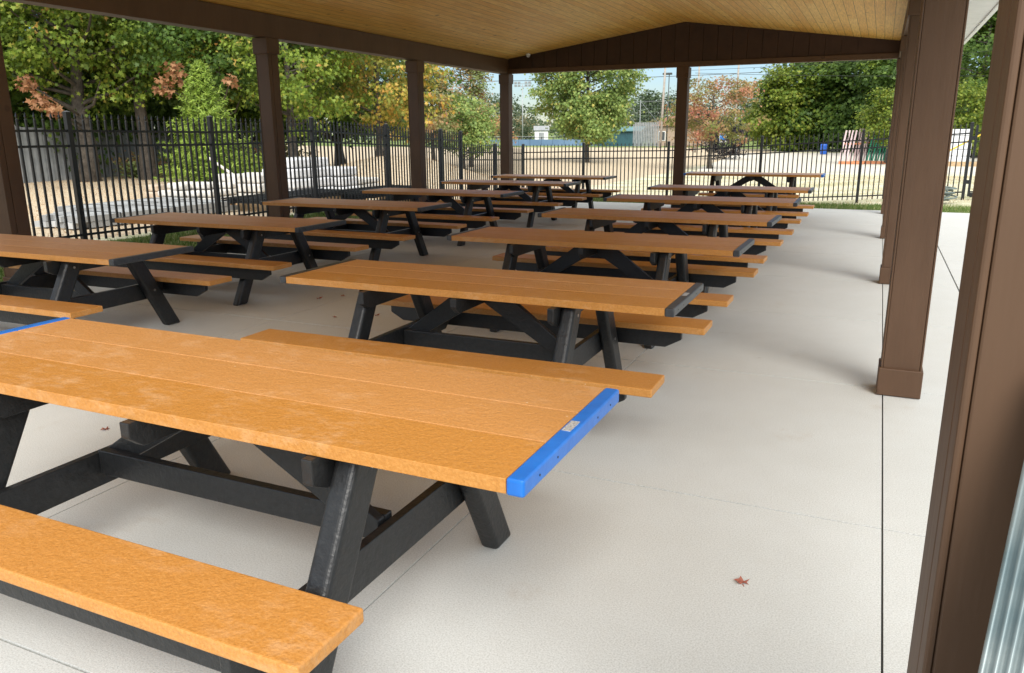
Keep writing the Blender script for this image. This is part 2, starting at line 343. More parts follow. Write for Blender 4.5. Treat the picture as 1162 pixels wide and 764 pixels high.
# ------------------------------------------------------------------ slab with real joints
sb=MB(); jx=[-8.36,-6.31,-4.69,-3.07,-1.45,.157,.86,2.5,4.2,5.9]; jy=[-4.55,-2.58,-.62,1.34,3.28,5.27,7.24,9.2,11.17,13.13,15.1,17.05,17.88]
for i in range(len(jx)-1):
    for j in range(len(jy)-1):
        gl=.0035 if jx[i]==.157 else (.007 if jx[i]==.86 else .003); gr=.0035 if jx[i+1]==.157 else (.007 if jx[i+1]==.86 else .003)
        x0,x1,y0,y1=jx[i]+gl,jx[i+1]-gr,jy[j]+.005,jy[j+1]-.005; bv=.0003
        vs_=[(x0,y0,-.12),(x1,y0,-.12),(x1,y1,-.12),(x0,y1,-.12),(x0,y0,-bv),(x1,y0,-bv),(x1,y1,-bv),(x0,y1,-bv),(x0+bv,y0+bv,0),(x1-bv,y0+bv,0),(x1-bv,y1-bv,0),(x0+bv,y1-bv,0)]
        sb.add(vs_,[(8,9,10,11),(0,1,5,4),(1,2,6,5),(2,3,7,6),(3,0,4,7),(4,5,9,8),(5,6,10,9),(6,7,11,10),(7,4,8,11)])
tag(sb.build('concrete_slab',CONC),kind='structure')
jb=MB().box(-8.35,5.89,-4.54,17.87,-.13,-.03)
tag(jb.build('slab_joint_filler',mat_noise('joint_filler',(.05,.05,.045),(.09,.085,.08),8,.9)),kind='structure')

# ------------------------------------------------------------------ pavilion
pav=empty('pavilion',(0,0,0),label='open picnic pavilion with brown posts, brown gable and knotty pine ceiling',cat='pavilion')
PX=[.241,-7.96]; PY=[1.25,5.237,9.223,13.209,17.2]
def make_post():
    s=.1; m=MB().box(-s,s,-s,s,.0,2.9)
    # corner trim boards, slightly proud of the shaft on the sides
    for sx in (-1,1):
        m.box(*(sorted((sx*(s+.001),sx*(s+.012)))),-s-.004,-.042,.165,2.66)
        m.box(*(sorted((sx*(s+.001),sx*(s+.012)))),-.036,s+.004,.165,2.66)
    p=m.build('post',BROWN,pav,bevel=.004)
    q=.122
    MB().box(-q,q,-q,q,.004,.175).build('plinth',BROWN,p,bevel=.006)
    MB().box(-.128,.128,-.128,.128,2.66,2.868).build('collar',BROWN,p,bevel=.005)
    return p
p0=make_post(); first=True
for x in PX:
    for y in PY:
        o=p0 if first else copy_tree(p0,pav)
        first=False; o.location=(x,y,0)
o=copy_tree(p0,pav); o.location=(-3.885,17.2,0)
ZB,ZL,ZA,XA=2.873,3.165,3.75,-3.885   # beam bottom, ceiling low edge, apex
for x in PX: MB().box(x-.105,x+.105,.95,17.33,ZB,ZL+.02).build('side_beam',BROWN,pav,bevel=.004)
GR=mat_noise('dark_brown_siding',(.040,.019,.011),(.055,.027,.016),5,.6,.3,25,.003,.35)
for gy in (1.12,17.1):
    m=MB(); x=-7.855; bw=.291
    def roofz(x): return ZL+(ZA-ZL)*(1-abs(x-XA)/(XA+8.06))
    m.prism([(-7.86,ZB+.09),(.14,ZB+.09),(.14,roofz(.14)-.005),(XA,ZA-.005),(-7.86,roofz(-7.86)-.005)],'y',gy+.03,gy+.09)
    while x<.13:
        x1=min(x+bw-.008,.135); pts=[(x,ZB+.1),(x1,ZB+.1),(x1,roofz(x1)-.004)]
        if x<XA<x1: pts.append((XA,ZA-.004))
        pts.append((x,roofz(x)-.004)); m.prism(pts,'y',gy+.01,gy+.03); x+=bw
    m.build('gable_panel',GR,pav)
    MB().box(-7.853,.134,gy-.02,gy+.115,ZB,ZB+.1).build('gable_beam',BROWN,pav,bevel=.004)
# ceiling: two sloped decks with thickness
for sx,e in ((1,.346),(-1,-8.066)):
    zz=lambda x: ZL+(ZA-ZL)*(1-abs(x-XA)/(XA+8.06))
    m=MB(); poly=[(XA,ZA),(e,zz(e)),(e,zz(e)+.02),(XA,ZA+.02)]
    m.prism(poly,'y',.75,17.75); m.build('ceiling',PINE,pav)
    ex=e+sx*.78
    m=MB().prism([(XA,ZA+.16),(ex,zz(e)-.10+.12),(ex,zz(e)-.10+.15),(XA,ZA+.20)],'y',.65,17.85); m.build('roof',SHINGLE,pav)
    # white soffit with narrow V-grooves and white fascia / gutter
    m=MB(); y=.7
    x0,x1=sorted((e+sx*.004,ex-sx*.012))
    while y<17.8:
        m.box(x0,x1,y,min(y+.296,17.8),ZL-.10,ZL-.088); y+=.3
    m.build('soffit',WHITE,pav)
    x0,x1=sorted((ex-sx*.01,ex+sx*.012))
    MB().box(x0,x1,.68,17.82,ZL-.125,ZL+.06).build('fascia',WHITE,pav,bevel=.003)
    x0,x1=sorted((ex+sx*.014,ex+sx*.12))
    m=MB().prism([(x0,ZL-.06),(x1,ZL-.03),(x1,ZL+.07),(x1-.01*1,ZL+.07),(x1-.01,ZL-.02),(x0,ZL-.05)],'y',.66,17.84); m.build('gutter',WHITE,pav)
    MB().box(*sorted((e-sx*.01,e+sx*.002)),.8,17.7,ZL-.1,ZL+.03).build('soffit_backing',BROWN,pav)
# small white floodlight bracket on the right beam
bo=MB().box(.02,.125,0,.16,-.07,.05).build('beam_bracket',WHITE,pav,bevel=.01); bo.location=(0,8.3,ZB+.12)

# security camera under the ceiling
sc_=empty('security_camera',(-7.3,16.95,3.27),label='small white dome camera under the pine ceiling by the far gable',cat='camera')
MB().tube([(0,0,0),(0,0,-.03)],.055,16).build('mounting_base',WHITE,sc_,smooth=False,bevel=.004)
m=MB(); pts=[];rad=[]
for k in range(7): a=k/6*math.pi/2; pts.append((0,0,-.03-.05*math.sin(a))); rad.append(max(.003,.048*math.cos(a)))
m.tube(pts,rad,16); m.build('dome',mat_noise('dark_dome',(.5,.5,.5),(.6,.6,.6),4,.1),sc_,smooth=True)

# ------------------------------------------------------------------ picnic tables
W=.745
def make_table(ada):
    Lt=2.587 if ada else 2.44; zt=.783 if ada else .727; fx=.775 if ada else .685; Ls=1.83 if ada else 2.44
    zs=.427; cap=BLUE if ada else CAPB; th=.040
    root=empty('picnic_table',(0,0,0))
    m=MB(); pw=W/3; e=.045
    for k in range(3): m.box(-Lt/2+e+.001,Lt/2-e-.001,-W/2+k*pw+(.0028 if k else 0),-W/2+(k+1)*pw-(.0028 if k<2 else 0),zt-th,zt)
    m.build('tabletop',LUMBER,root,bevel=.0018,seg=2)
    for sx in (-1,1):
        a,b=sorted((sx*(Lt/2-e),sx*(Lt/2+.003)))
        c=MB().box(a,b,-W/2-.003,W/2+.003,zt-th-.003,zt+.003).build('end_cap',cap,root,bevel=.008,seg=3)
        sc2=MB()
        for yy in (-.28,-.16,.16,.28): 
            x=sx*(Lt/2+.003); sc2.tube([(x-sx*.002,yy,zt-.02),(x+sx*.0015,yy,zt-.02)],.0032,8)
        sc2.build('cap_screw',BLACK,c)
    for sy in (-1,1):
        a,b=sorted((sy*.502,sy*.758))
        MB().box(-Ls/2,Ls/2,a,b,zs-.042,zs).build('seat',LUMBER,root,bevel=.007,seg=3)
        # edge rail under each seat
        r=(fx-.125) if ada else 1.06
        a,b=sorted((sy*.64,sy*.602)); z0,z1=.262,zs-.043
        poly=[(-r+.10,z0),(r-.10,z0),(r,z0+.055),(r,z1),(-r,z1),(-r,z0+.055)]
        if ada: a,b=sorted((sy*.70,sy*.665)); poly=[(-r,z0+.02),(r,z0+.02),(r,z1),(-r,z1)]
        MB().prism(poly,'y',a,b).build('seat_rail',BLACK,root,bevel=.004)
    for sx in (-1,1):
        xo=fx; xi=fx-.078
        for sy in (-1,1):
            zt2=zt-th-.001; o_=.0 if not ada else (.02 if sy>0 else .012); yo0,yi0=.675+o_,.535+o_; yo1,yi1=.675+o_-.53*zt2,.535+o_-.53*zt2
            poly=[(sy*yo0,.0),(sy*yi0,.0),(sy*yi1,zt2),(sy*yo1,zt2)]
            a,b=sorted((sx*xi,sx*xo))
            lg=MB().prism(poly,'x',a,b).build('leg',BLACK,root,bevel=.02,seg=5)
            for zz in (.33,zt-.10):
                bm=MB()
                yy=sy*(.605-.53*zz)
                bm.tube([(sx*(xo-.004),yy,zz),(sx*(xo+.004),yy,zz)],.009,10)
                bm.build('bolt',STEEL,lg)
        # seat support beam on the inner side of the legs
        a,b=sorted((sx*(xi-.036),sx*(xi-.001))); z0,z1=.25,.384
        yy=.598 if not ada else .74
        poly=[(-yy+.06,z0),(yy-.06,z0),(yy,z0+.05),(yy,z1),(-yy,z1),(-yy,z0+.05)]
        MB().prism(poly,'x',a,b).build('seat_support',BLACK,root,bevel=.004)
        z0,z1=zt-th-.105,zt-th-.001
        q=.40 if ada else .43; poly=[(-q+.06,z0),(q-.06,z0),(q,z0+.03),(q,z1),(-q,z1),(-q,z0+.03)]
        MB().prism(poly,'x',a,b).build('top_support',BLACK,root,bevel=.004)
    z0,z1=zt-th-.09,zt-th-.001
    MB().prism([(-.35,z0),(.35,z0),(.40,z0+.04),(.40,z1),(-.40,z1),(-.40,z0+.04)],'x',-.019,.019).build('centre_support',BLACK,root,bevel=.004)
    xi=fx-.078-.040; zst=.27 if not ada else .30
    MB().box(-xi,xi,-.019,.019,zst,zst+.10).build('stretcher',BLACK,root,bevel=.004)
    for sx,yb in ((1,-.0395),(-1,.0395)):
        zc=zt-th-.002; lo=zst+.0
        poly=[(sx*.021,zc-.001),(sx*.021,zc-.085),(sx*(xi-.002),lo-.002 if ada else lo),(sx*(xi-.002),lo+.095),(sx*.135,zc-.001)]
        MB().prism(poly,'y',yb-.0185,yb+.0185).build('brace',BLACK,root,bevel=.004)
    return root
std=make_table(False); ada=make_table(True)
TB=[
('ada',-1.976,1.935,-.004,'picnic table with bright blue end caps nearest the camera, heading the right row','picnic tables in the right row',1),
('std',-2.073,4.153,.005,'second table of the right row, behind the blue-capped one, silver tag on dark cap','picnic tables in the right row',1),
('std',-2.085,6.281,-.003,'third picnic table from the front in the right row, dark end caps','picnic tables in the right row',0),
('std',-2.097,8.327,-.010,'fourth picnic table from the front, at the middle of the right row','picnic tables in the right row',0),
('std',-2.087,10.582,.019,'fifth picnic table from the front in the right row, dark end caps','picnic tables in the right row',0),
('std',-2.092,12.87,.010,'sixth picnic table of the right row, last with dark caps before the far blue-capped one','picnic tables in the right row',0),
('ada',-2.213,16.274,.012,'farthest table of the right row, small blue end caps, standing before the far fence','picnic tables in the right row',0),
('std',-6.05,4.194,.016,'frontmost picnic table of the left row, cut off by the left edge of the photo','picnic tables in the left row',0),
('std',-6.085,6.245,.009,'second picnic table of the left row, in front of the stacked grey bundles','picnic tables in the left row',0),
('std',-6.06,8.444,-.013,'third picnic table from the front in the left row, beside the second brown post','picnic tables in the left row',0),
('std',-6.041,10.652,.005,'fourth picnic table from the front in the left row','picnic tables in the left row',0),
('std',-6.032,13.13,.014,'fifth picnic table of the left row, next to last','picnic tables in the left row',0),
('std',-6.01,15.214,.016,'farthest picnic table of the left row, near the far left corner post','picnic tables in the left row',0)]
tables=[]
used={'ada':False,'std':False}; proto={'ada':ada,'std':std}
for kind,x,y,a,lab,grp,tg in TB: # copy first, before any extra parts are added
    o=proto[kind] if not used[kind] else copy_tree(proto[kind]); used[kind]=True
    o.location=(x,y,0); o.rotation_euler=(0,0,a); tag(o,lab,'picnic table',grp); tables.append((o,kind,tg))
for o,kind,tg in tables:
    if tg:
        Lt=2.587 if kind=='ada' else 2.44; zt=.783 if kind=='ada' else .727
        cap=[c for c in children(o) if c.name.startswith('end_cap') and max(v[0] for v in c.bound_box)>0][0]
        MB().box(Lt/2-.036,Lt/2-.010,-.035,.045,zt+.0032,zt+.0042).build('tag',TAG,cap)

# ------------------------------------------------------------------ fences
FH=1.75
def fence(root,pts,skip_first=False,skip_last=False,bottom=True,sp=.113,pr=.012):
    """pts: (x,y,ground z). raked panels between square posts"""
    for i,(x,y,z) in enumerate(pts):
        if (i==0 and skip_first) or (i==len(pts)-1 and skip_last): continue
        h=.033
        po=MB().box(x-h,x+h,y-h,y+h,z-.15,z+FH-.01).build('fence_post',IRON,root,bevel=.003)
        m=MB(); zt=z+FH-.01; k=.037
        m.box(x-k,x+k,y-k,y+k,zt+.0005,zt+.012)
        m.add([(x-k,y-k,zt+.012),(x+k,y-k,zt+.012),(x+k,y+k,zt+.012),(x-k,y+k,zt+.012),(x,y,zt+.03)],[(0,1,4),(1,2,4),(2,3,4),(3,0,4)])
        m.build('post_cap',IRON,po)
    for (x0,y0,z0),(x1,y1,z1) in zip(pts,pts[1:]):
        m=MB(); a=Vector((x0,y0,z0)); b=Vector((x1,y1,z1)); L=(Vector((x1,y1,0))-Vector((x0,y0,0))).length; d=(b-a)/L
        s=a+d*.036; e=b-d*.036
        for hz in (FH-.235,FH-.425)+((.17,) if bottom else ()):
            m.bar(s+Vector((0,0,hz)),e+Vector((0,0,hz)),.030,.030)
        n=max(1,round(L/sp)); 
        dirx=Vector((x1-x0,y1-y0,0)).normalized(); 
        for k in range(1,n):
            p=a+(b-a)*(k/n); px,py,pz=p; zt=pz+FH-.10
            m.bar((px,py,pz+.08),(px,py,zt),pr*2,pr*2,up=dirx)
            # spear point: pinched neck, then tip
            h=pr; q=.0045; t=.017
            rings=[(zt,h),(zt+.012,q),(zt+.035,t*.72),(zt+.09,.001)]
            for (za,ra),(zb,rb) in zip(rings,rings[1:]):
                vs_=[(px+sx*ra,py+sy*ra,za) for sx,sy in ((-1,-1),(1,-1),(1,1),(-1,1))]+[(px+sx*rb,py+sy*rb,zb) for sx,sy in ((-1,-1),(1,-1),(1,1),(-1,1))]
                m.add(vs_,[(0,1,5,4),(1,2,6,5),(2,3,7,6),(3,0,4,7)])
        m.build('fence_panel',IRON,root)
r=empty('metal_fence',(0,0,0),label='tall black spear-top metal fence running along the left side of the pavilion',cat='fence')
fence(r,FENCE_PTS)
r=empty('metal_fence',(0,0,0),label='short lower run of black spear-top fence closing the far left corner',cat='fence')
fence(r,[(-9.6,18.10,-.40),(-9.58,19.95,-.46),(-9.55,21.8,-.52)],skip_first=True,skip_last=True)
r=empty('metal_fence',(0,0,0),label='black spear-top metal fence crossing behind the far end of the pavilion',cat='fence')
fence(r,[(-9.55,21.8,-.50),(-7.66,21.75,-.46),(-5.23,21.75,-.43),(-2.80,21.7,-.30),(-.42,21.6,-.165),(1.87,21.6,-.01)])
gt=empty('metal_gate',(0,0,0),label='black spear-top metal gate at the right end of the far fence',cat='gate')
x0,x1,y,z=1.98,3.5,21.6,.0
for x in (x0,x1): MB().box(x-.025,x+.025,y-.025,y+.025,z+.06,z+FH-.06).build('gate_stile',IRON,gt)
m=MB()
for hz in (FH-.235,FH-.425,.17): m.bar((x0+.026,y,z+hz),(x1-.026,y,z+hz),.03,.03)
m.box(x0+.026,x1-.026,y-.012,y+.012,z+.045,z+.15)
for k in range(1,13):
    px=x0+(x1-x0)*k/13; m.bar((px,y,z+.155),(px,y,z+FH-.1),.019,.019,up=(1,0,0))
    m.add([(px-.009,y-.009,z+FH-.1),(px+.009,y-.009,z+FH-.1),(px+.009,y+.009,z+FH-.1),(px-.009,y+.009,z+FH-.1),(px,y,z+FH)],[(0,1,4),(1,2,4),(2,3,4),(3,0,4)])
m.build('gate_panel',IRON,gt)
m=MB()
for hz in (.35,1.35): m.box(1.905,1.953,y-.014,y+.014,z+hz,z+hz+.09)
m.build('hinge',IRON,gt)
r=empty('metal_fence',(0,0,0),label='black spear-top fence continuing to the right of the gate',cat='fence')
fence(r,[(3.6,21.6,.0),(6.0,21.6,.0),(8.4,21.6,-.05)])

# grey board fence far left
r=empty('board_fence',(0,0,0),label='grey vertical board fence behind the trees on the far left',cat='fence')
m=MB(); ya=13.0
while ya<36.0:
    x=-27.2-(ya-20)*.2; z=-.05; top=1.9-(ya-18)*.045
    m.box(x-.02,x+.02,ya,ya+.16,z,top+rng.uniform(-.015,.015)); ya+=.166
m.build('board_panel',GREYBOARD,r)
for k in range(10):
    ya=13.2+k*2.44; x=-27.2-(ya-20)*.2; MB().box(x+.03,x+.13,ya,ya+.1,-.05,1.95-(ya-18)*.045).build('fence_post',GREYBOARD,r)

# ------------------------------------------------------------------ corrugated sheet leaning on the near post
sh=empty('corrugated_sheet',(0,0,0),label='ribbed galvanised metal sheet leaning against the nearest brown post',cat='metal sheet')
base=Vector((.064,.63,.0)); top=Vector((.211,1.128,1.29)); across=Vector((1,-.18,0)).normalized(); updir=(top-base)
nrm=across.cross(updir).normalized(); NX=360; m=MB(); vs_=[]
for s_ in (0,1):
    for j in (0,1):
        for i in range(NX+1):
            wv=.0035*math.sin(i*2*math.pi/6)+.0012*math.sin(i*.21) ; p=base+updir*j+across*(i*.0022)+nrm*(wv+s_*.0012); vs_.append(tuple(p))
fs=[]; n1=NX+1
for s_ in (0,1):
    for i in range(NX):
        q=(s_*2*n1+i,s_*2*n1+i+1,s_*2*n1+n1+i+1,s_*2*n1+n1+i); fs.append(q if s_ else q[::-1])
for i in range(NX):
    fs.append((i,i+1,2*n1+i+1,2*n1+i)); fs.append((n1+i+1,n1+i,3*n1+i,3*n1+i+1))
m.add(vs_,fs); m.build('sheet',GALV,sh,smooth=True)

# ------------------------------------------------------------------ fallen leaves
DEAD=mat_noise('dead_leaf',(.20,.05,.03),(.38,.12,.07),40,.7,.4,80,.002)
def leaf_mesh():
    pts=[]; prof=[1,.45,.8,.38,.62,.3,.15,.3,.62,.38,.8,.45]
    for k,rr in enumerate(prof):
        a=2*math.pi*k/12+math.pi/2; pts.append((math.cos(a)*rr*.05,math.sin(a)*rr*.05))
    me=bpy.data.meshes.new('fallen_leaf'); v=[(0,0,.006)]+[(x,y,.004+.16*(x*x+y*y)**.5+.006*math.sin(i*2.1)) for i,(x,y) in enumerate(pts)]
    v+= [(0.003,-.012,.004),(.004,-.05,.003),(.001,-.05,.003),(-.002,-.012,.004)]
    f=[(0,i,i%12+1) for i in range(1,13)]+[(13,14,15,16)]
    me.from_pydata(v,[],f); me.materials.append(DEAD); return me
lm=leaf_mesh()
LV=[(-.302,2.639,1.0,.4,'curled reddish leaf alone on the bright slab, bottom right of the photo'),
(-3.742,2.792,1.0,1.7,'dark red leaf lying behind the blue-capped front table'),]
import itertools
for x,y,s_,a,lab in LV:
    o=bpy.data.objects.new('fallen_leaf',lm); COL.objects.link(o); o.location=(x,y,.0); o.scale=(s_*.85,s_*.6,s_*.9); o.rotation_euler=(.12,.1,a); tag(o,lab,'leaf','dead leaves on the concrete')
LL='small dry brown leaf lying on the concrete between the two rows of picnic tables'
for x,y,s_ in ((-3.95,5.75,1.0),(-4.25,5.55,.8),(-4.75,6.35,1.0),(-4.9,6.15,1.2),(-4.1,6.9,.8),(-4.2,8.2,1),(-3.9,8.9,.9),(-3.8,10.9,.9),(-4.3,9.6,.8)):
    o=bpy.data.objects.new('fallen_leaf',lm); COL.objects.link(o); o.location=(x,y,.0); o.scale=(s_*.6,s_*.8,s_*1.1); o.rotation_euler=(.1,-.1,x*9+y*5); tag(o,LL,'leaf','dead leaves on the concrete')

# ------------------------------------------------------------------ trees
def leaf_shape(n,size,kind):
    if kind=='maple':
        P=[(0,0),(.42,-.02),(.30,.28),(.62,.5),(.2,.55),(0,1),(-.2,.55),(-.62,.5),(-.30,.28),(-.42,-.02)]
    elif kind=='needle':
        P=[(-.10,0),(.10,0),(.05,1),(-.05,1)]
    else:
        P=[(0,0),(.38,.25),(.34,.65),(0,1),(-.34,.65),(-.38,.25)]
    return np.array(P)
def leaves(centers,sizes,kind,droop=.5,outward=None):
    n=len(centers); P=leaf_shape(n,1,kind); k=len(P)
    nrm=rng.normal(0,1,(n,3)); nrm[:,2]=np.abs(nrm[:,2])*.9+.35
    if outward is not None: nrm+=outward*.9
    nrm/=np.linalg.norm(nrm,axis=1)[:,None]
    t=rng.normal(0,1,(n,3)); t[:,2]-=droop
    if outward is not None: t+=outward*.8
    t-=nrm*(t*nrm).sum(1)[:,None]; t/=np.linalg.norm(t,axis=1)[:,None]
    b=np.cross(nrm,t)
    v=centers[:,None,:]+sizes[:,None,None]*(P[None,:,0,None]*b[:,None,:]+P[None,:,1,None]*t[:,None,:])
    fold=np.abs(P[:,0])[None,:,None]*sizes[:,None,None]*.35*nrm[:,None,:]
    return (v+fold).reshape(-1,3),k,n
def tree(name,label,base,height,crown,mat,nleaf,size,shape='round',kind='maple',tr=.14,group=None,cat='tree',seed=0,lean=(0,0),clump=.45,nbl=26,z0=None,bark=BARK,flat=.62,per=34):
    """crown=(rx,ry,bottom,top) about the trunk; blobs spread through the crown volume carry leaf clusters"""
    rs=np.random.default_rng(seed+5)
    root=empty(name,base,0,label=label,cat=cat,group=group)
    rx,ry,cb,ct=crown; ch=ct-cb
    # twig positions
    blobs=[]
    for k in range(nbl):
        t=(k+rs.random())/nbl; ang=k*2.4+rs.uniform(-.5,.5)
        if shape=='cone': rad=(1-t)**.8*.95+.04
        elif shape=='vase': rad=(.45+.75*math.sin(math.pi*(t*.75+.05)))*.85
        else: rad=math.sin(math.pi*min(1,(t*.86+.10)))**.6
        rr=rad*rs.uniform(.55,1.0)
        blobs.append((math.cos(ang)*rx*rr+lean[0]*t*ch,math.sin(ang)*ry*rr+lean[1]*t*ch,cb+ch*(.04+.92*t)))
    blobs=np.array(blobs)
    m=MB(); top=cb+ch*(.93 if shape=='cone' else .8); pts=[];rad=[]
    for k in range(7):
        t=k/6; z=top*t; pts.append((lean[0]*max(0,z-cb)+rs.uniform(-1,1)*tr*.35*(k>0),lean[1]*max(0,z-cb)+rs.uniform(-1,1)*tr*.35*(k>0),z-.1*(k==0))); rad.append(tr*(1.35 if k==0 else (1-.82*t)))
    m.tube(pts,rad,9)
    def trunk_at(z):
        t=max(0,min(1,z/top))*6; i=min(5,int(t)); a=Vector(pts[i]);b=Vector(pts[i+1]); return a.lerp(b,t-i)
    for bx in blobs[::1]:
        zb=max(cb*.55,bx[2]-rs.uniform(.35,.6)*math.hypot(bx[0],bx[1])-.1)
        s=trunk_at(min(zb,top*.97)); e=Vector(bx); mid=s.lerp(e,.5)+Vector((rs.uniform(-.1,.1)*rx*.5,rs.uniform(-.1,.1)*ry*.5,-.04*ch))
        r0=tr*.36*(1-.6*min(1,zb/top)); m.tube([s,mid,e],[r0,r0*.6,r0*.18],5,cap=False)
    m.build('trunk',bark,root,smooth=True)
    # clusters of leaves round each blob
    ncl=max(nbl*3,int(nleaf/per)); bi=rs.integers(0,nbl,ncl)
    brad=np.array([clump*min(rx,ry)*rs.uniform(.7,1.25) for _ in range(nbl)])
    if shape=='cone':
        tt=(blobs[:,2]-cb)/ch; brad*= (1.15-.85*tt)
    dv=rs.normal(0,1,(ncl,3)); dv/=np.linalg.norm(dv,axis=1)[:,None]; dv*=(rs.random(ncl)**.45)[:,None]; dv[:,2]*=flat
    cc=blobs[bi]+dv*brad[bi][:,None]
    li=rs.integers(0,ncl,nleaf); sp=size*2.0
    cen=cc[li]+rs.normal(0,1,(nleaf,3))*np.array([sp,sp,sp*.45])
    ctr=np.array([0,0,cb+ch*.4]); out=cen-ctr; out/=np.linalg.norm(out,axis=1)[:,None]+1e-6
    v,k,n=leaves(cen,size*rs.uniform(.65,1.25,nleaf),kind,outward=out)
    mesh_np('crown',v,k,n,mat,parent=root)
    return root
G1=mat_leaf('green_maple_leaves',[(0,(.07,.12,.014)),(.45,(.13,.21,.022)),(.8,(.21,.30,.035)),(1,(.32,.39,.06))],trans=.5)
G1o=mat_leaf('green_maple_with_orange',[(0,(.08,.13,.016)),(.5,(.16,.24,.027)),(.9,(.27,.35,.05)),(1,(.38,.38,.06))],(.62,.70,[(0,(.42,.13,.04)),(.5,(.60,.26,.08)),(1,(.50,.34,.10))]),.9)
G2=mat_leaf('deep_green_leaves',[(0,(.045,.095,.018)),(.5,(.085,.155,.028)),(1,(.15,.24,.045))],(.54,.66,[(0,(.13,.20,.03)),(1,(.24,.32,.045))]),.35)
GY=mat_leaf('yellow_green_leaves',[(0,(.09,.15,.02)),(.5,(.17,.24,.03)),(1,(.30,.33,.05))])
YO=mat_leaf('yellow_orange_leaves',[(0,(.32,.30,.05)),(.35,(.20,.26,.05)),(.65,(.58,.44,.08)),(.9,(.60,.32,.07)),(1,(.70,.54,.14))],(.52,.62,[(0,(.06,.11,.02)),(1,(.14,.18,.04))]),.6)
OR=mat_leaf('orange_green_leaves',[(0,(.22,.25,.10)),(.35,(.34,.30,.12)),(.65,(.55,.32,.16)),(1,(.55,.22,.14))],(.47,.58,[(0,(.16,.24,.08)),(1,(.28,.34,.13))]),.55)
RD=mat_leaf('red_olive_leaves',[(0,(.30,.22,.10)),(.4,(.48,.25,.14)),(.75,(.60,.25,.19)),(1,(.56,.15,.14))],(.40,.52,[(0,(.12,.17,.035)),(1,(.26,.26,.08))]),.4)
MG=mat_leaf('maple_green_gold',[(0,(.14,.22,.06)),(.5,(.25,.36,.10)),(.93,(.38,.46,.14)),(1,(.54,.46,.12))],(.60,.70,[(0,(.20,.22,.04)),(1,(.42,.32,.07))]),.7)
SP=mat_leaf('spruce_needles',[(0,(.12,.20,.025)),(.5,(.22,.33,.04)),(1,(.36,.46,.08))],trans=.15)
FARG=mat_leaf('distant_leaves',[(0,(.06,.10,.05)),(1,(.13,.18,.09))],(.52,.64,[(0,(.22,.18,.09)),(1,(.26,.20,.10))]),.05)
BR=mat_leaf('dead_brown_leaves',[(0,(.20,.085,.04)),(.5,(.34,.16,.075)),(1,(.50,.29,.15))])
PU=mat_leaf('dark_purple_leaves',[(0,(.02,.016,.022)),(1,(.05,.04,.05))])
DG='trees behind the left fence'
TREES=[]
def T(*a,**k): TREES.append(tree(*a,**k))
DEADP=[(-21.47,15.44,2.55),(-21.85,15.4,3.0),(-21.1,15.54,2.3),(-19.85,18.72,3.4),(-20.06,18.52,3.0),(-18.3,19.5,3.2)]
T('maple_tree','big green maple at the far left, seen beside the leftmost brown post',(-25.4,19.7,0),9,(3.9,3.9,3.0,9.0),G1o,19000,.14,seed=1,tr=.30,group=DG)
T('maple_tree','green maple with a tall bare trunk before the grey board fence',(-24.4,21.4,0),9.5,(3.4,3.4,3.6,9.2),G1o,15000,.14,seed=2,tr=.26,group=DG)
T('maple_tree','dark-trunked maple right of the leaning bare trunk on the left',(-24.9,24.0,0),9.5,(3.6,3.6,3.2,9.3),G1,15000,.14,seed=3,tr=.34,group=DG)
T('maple_tree','dark maple standing behind the small spruce',(-21.6,22.4,0),8.5,(3.0,3.0,2.6,8.4),G2,18000,.13,seed=4,tr=.2,group=DG)
T('maple_tree','bright green maple with orange tinges right of the second brown post',(-18.9,22.9,0),8,(2.9,2.9,2.1,7.6),G1o,15000,.12,seed=5,tr=.17,group=DG)
T('yellow_maple_tree','yellow and orange maple left of the third brown post',(-17.9,26.8,0),8,(2.7,2.7,1.9,7.2),YO,11000,.13,seed=6,tr=.16,group=DG)
T('maple_tree','dense green tree filling the gap behind the yellow maple',(-24.0,32.5,0),5.5,(4.0,4.0,2.0,5.6),G2,13000,.22,seed=7,tr=.25,group=DG)
T('maple_tree','tall dark green tree in the back behind the grey board fence',(-31.5,25,0),10,(5,5,1.2,10.5),G2,14000,.26,seed=8,tr=.3,group=DG)
T('maple_tree','leafy tree at the back left edge behind the board fence',(-33,17,0),10,(5.5,5.5,1.2,10.5),G1,13000,.26,seed=9,tr=.3,group=DG)
T('maple_tree','back tree closing the view between spruce and yellow maple',(-30,32,0),7,(4.5,4.5,1.8,6.4),G1,13000,.26,seed=10,tr=.3,group=DG)
T('maple_tree','low branched backdrop maple between the bare trunks and the board fence',(-30.5,20.5,0),8,(4.5,4.5,.9,7),G2,14000,.22,seed=11,tr=.25,group=DG)
T('slim_maple_tree','slim reddish green maple just right of the third brown post',(-19.6,34.0,-.1),7,(1.15,1.15,1.3,6.2),OR,5000,.12,seed=12,shape='cone',tr=.09,group='young trees past the left corner')
T('bushy_tree','low bushy green tree between the slim maple and the orange one',(-19.3,36.5,-.3),5,(1.7,1.7,1.0,3.6),MG,7000,.12,seed=13,tr=.1,group='young trees past the left corner')
T('orange_maple_tree','conical orange and green maple left of the corner post',(-21.3,41.2,-.4),6,(2.1,2.1,1.6,6.3),OR,7500,.13,seed=14,shape='cone',tr=.13,group='young trees past the left corner',nbl=34)
T('green_maple_tree','full green maple with gold tips in the middle of the far lawn',(-17.93,51.4,-.5),8,(3.3,3.3,1.6,10.4),MG,36000,.17,seed=15,tr=.20,nbl=64,clump=.27)
T('red_maple_tree','red topped olive maple right of the centre post',(-8.79,46.5,-.5),6,(2.5,2.5,1.4,5.0),RD,6800,.12,seed=16,shape='vase',tr=.14,nbl=40,clump=.27)
RG='dark green trees behind the parking lot'
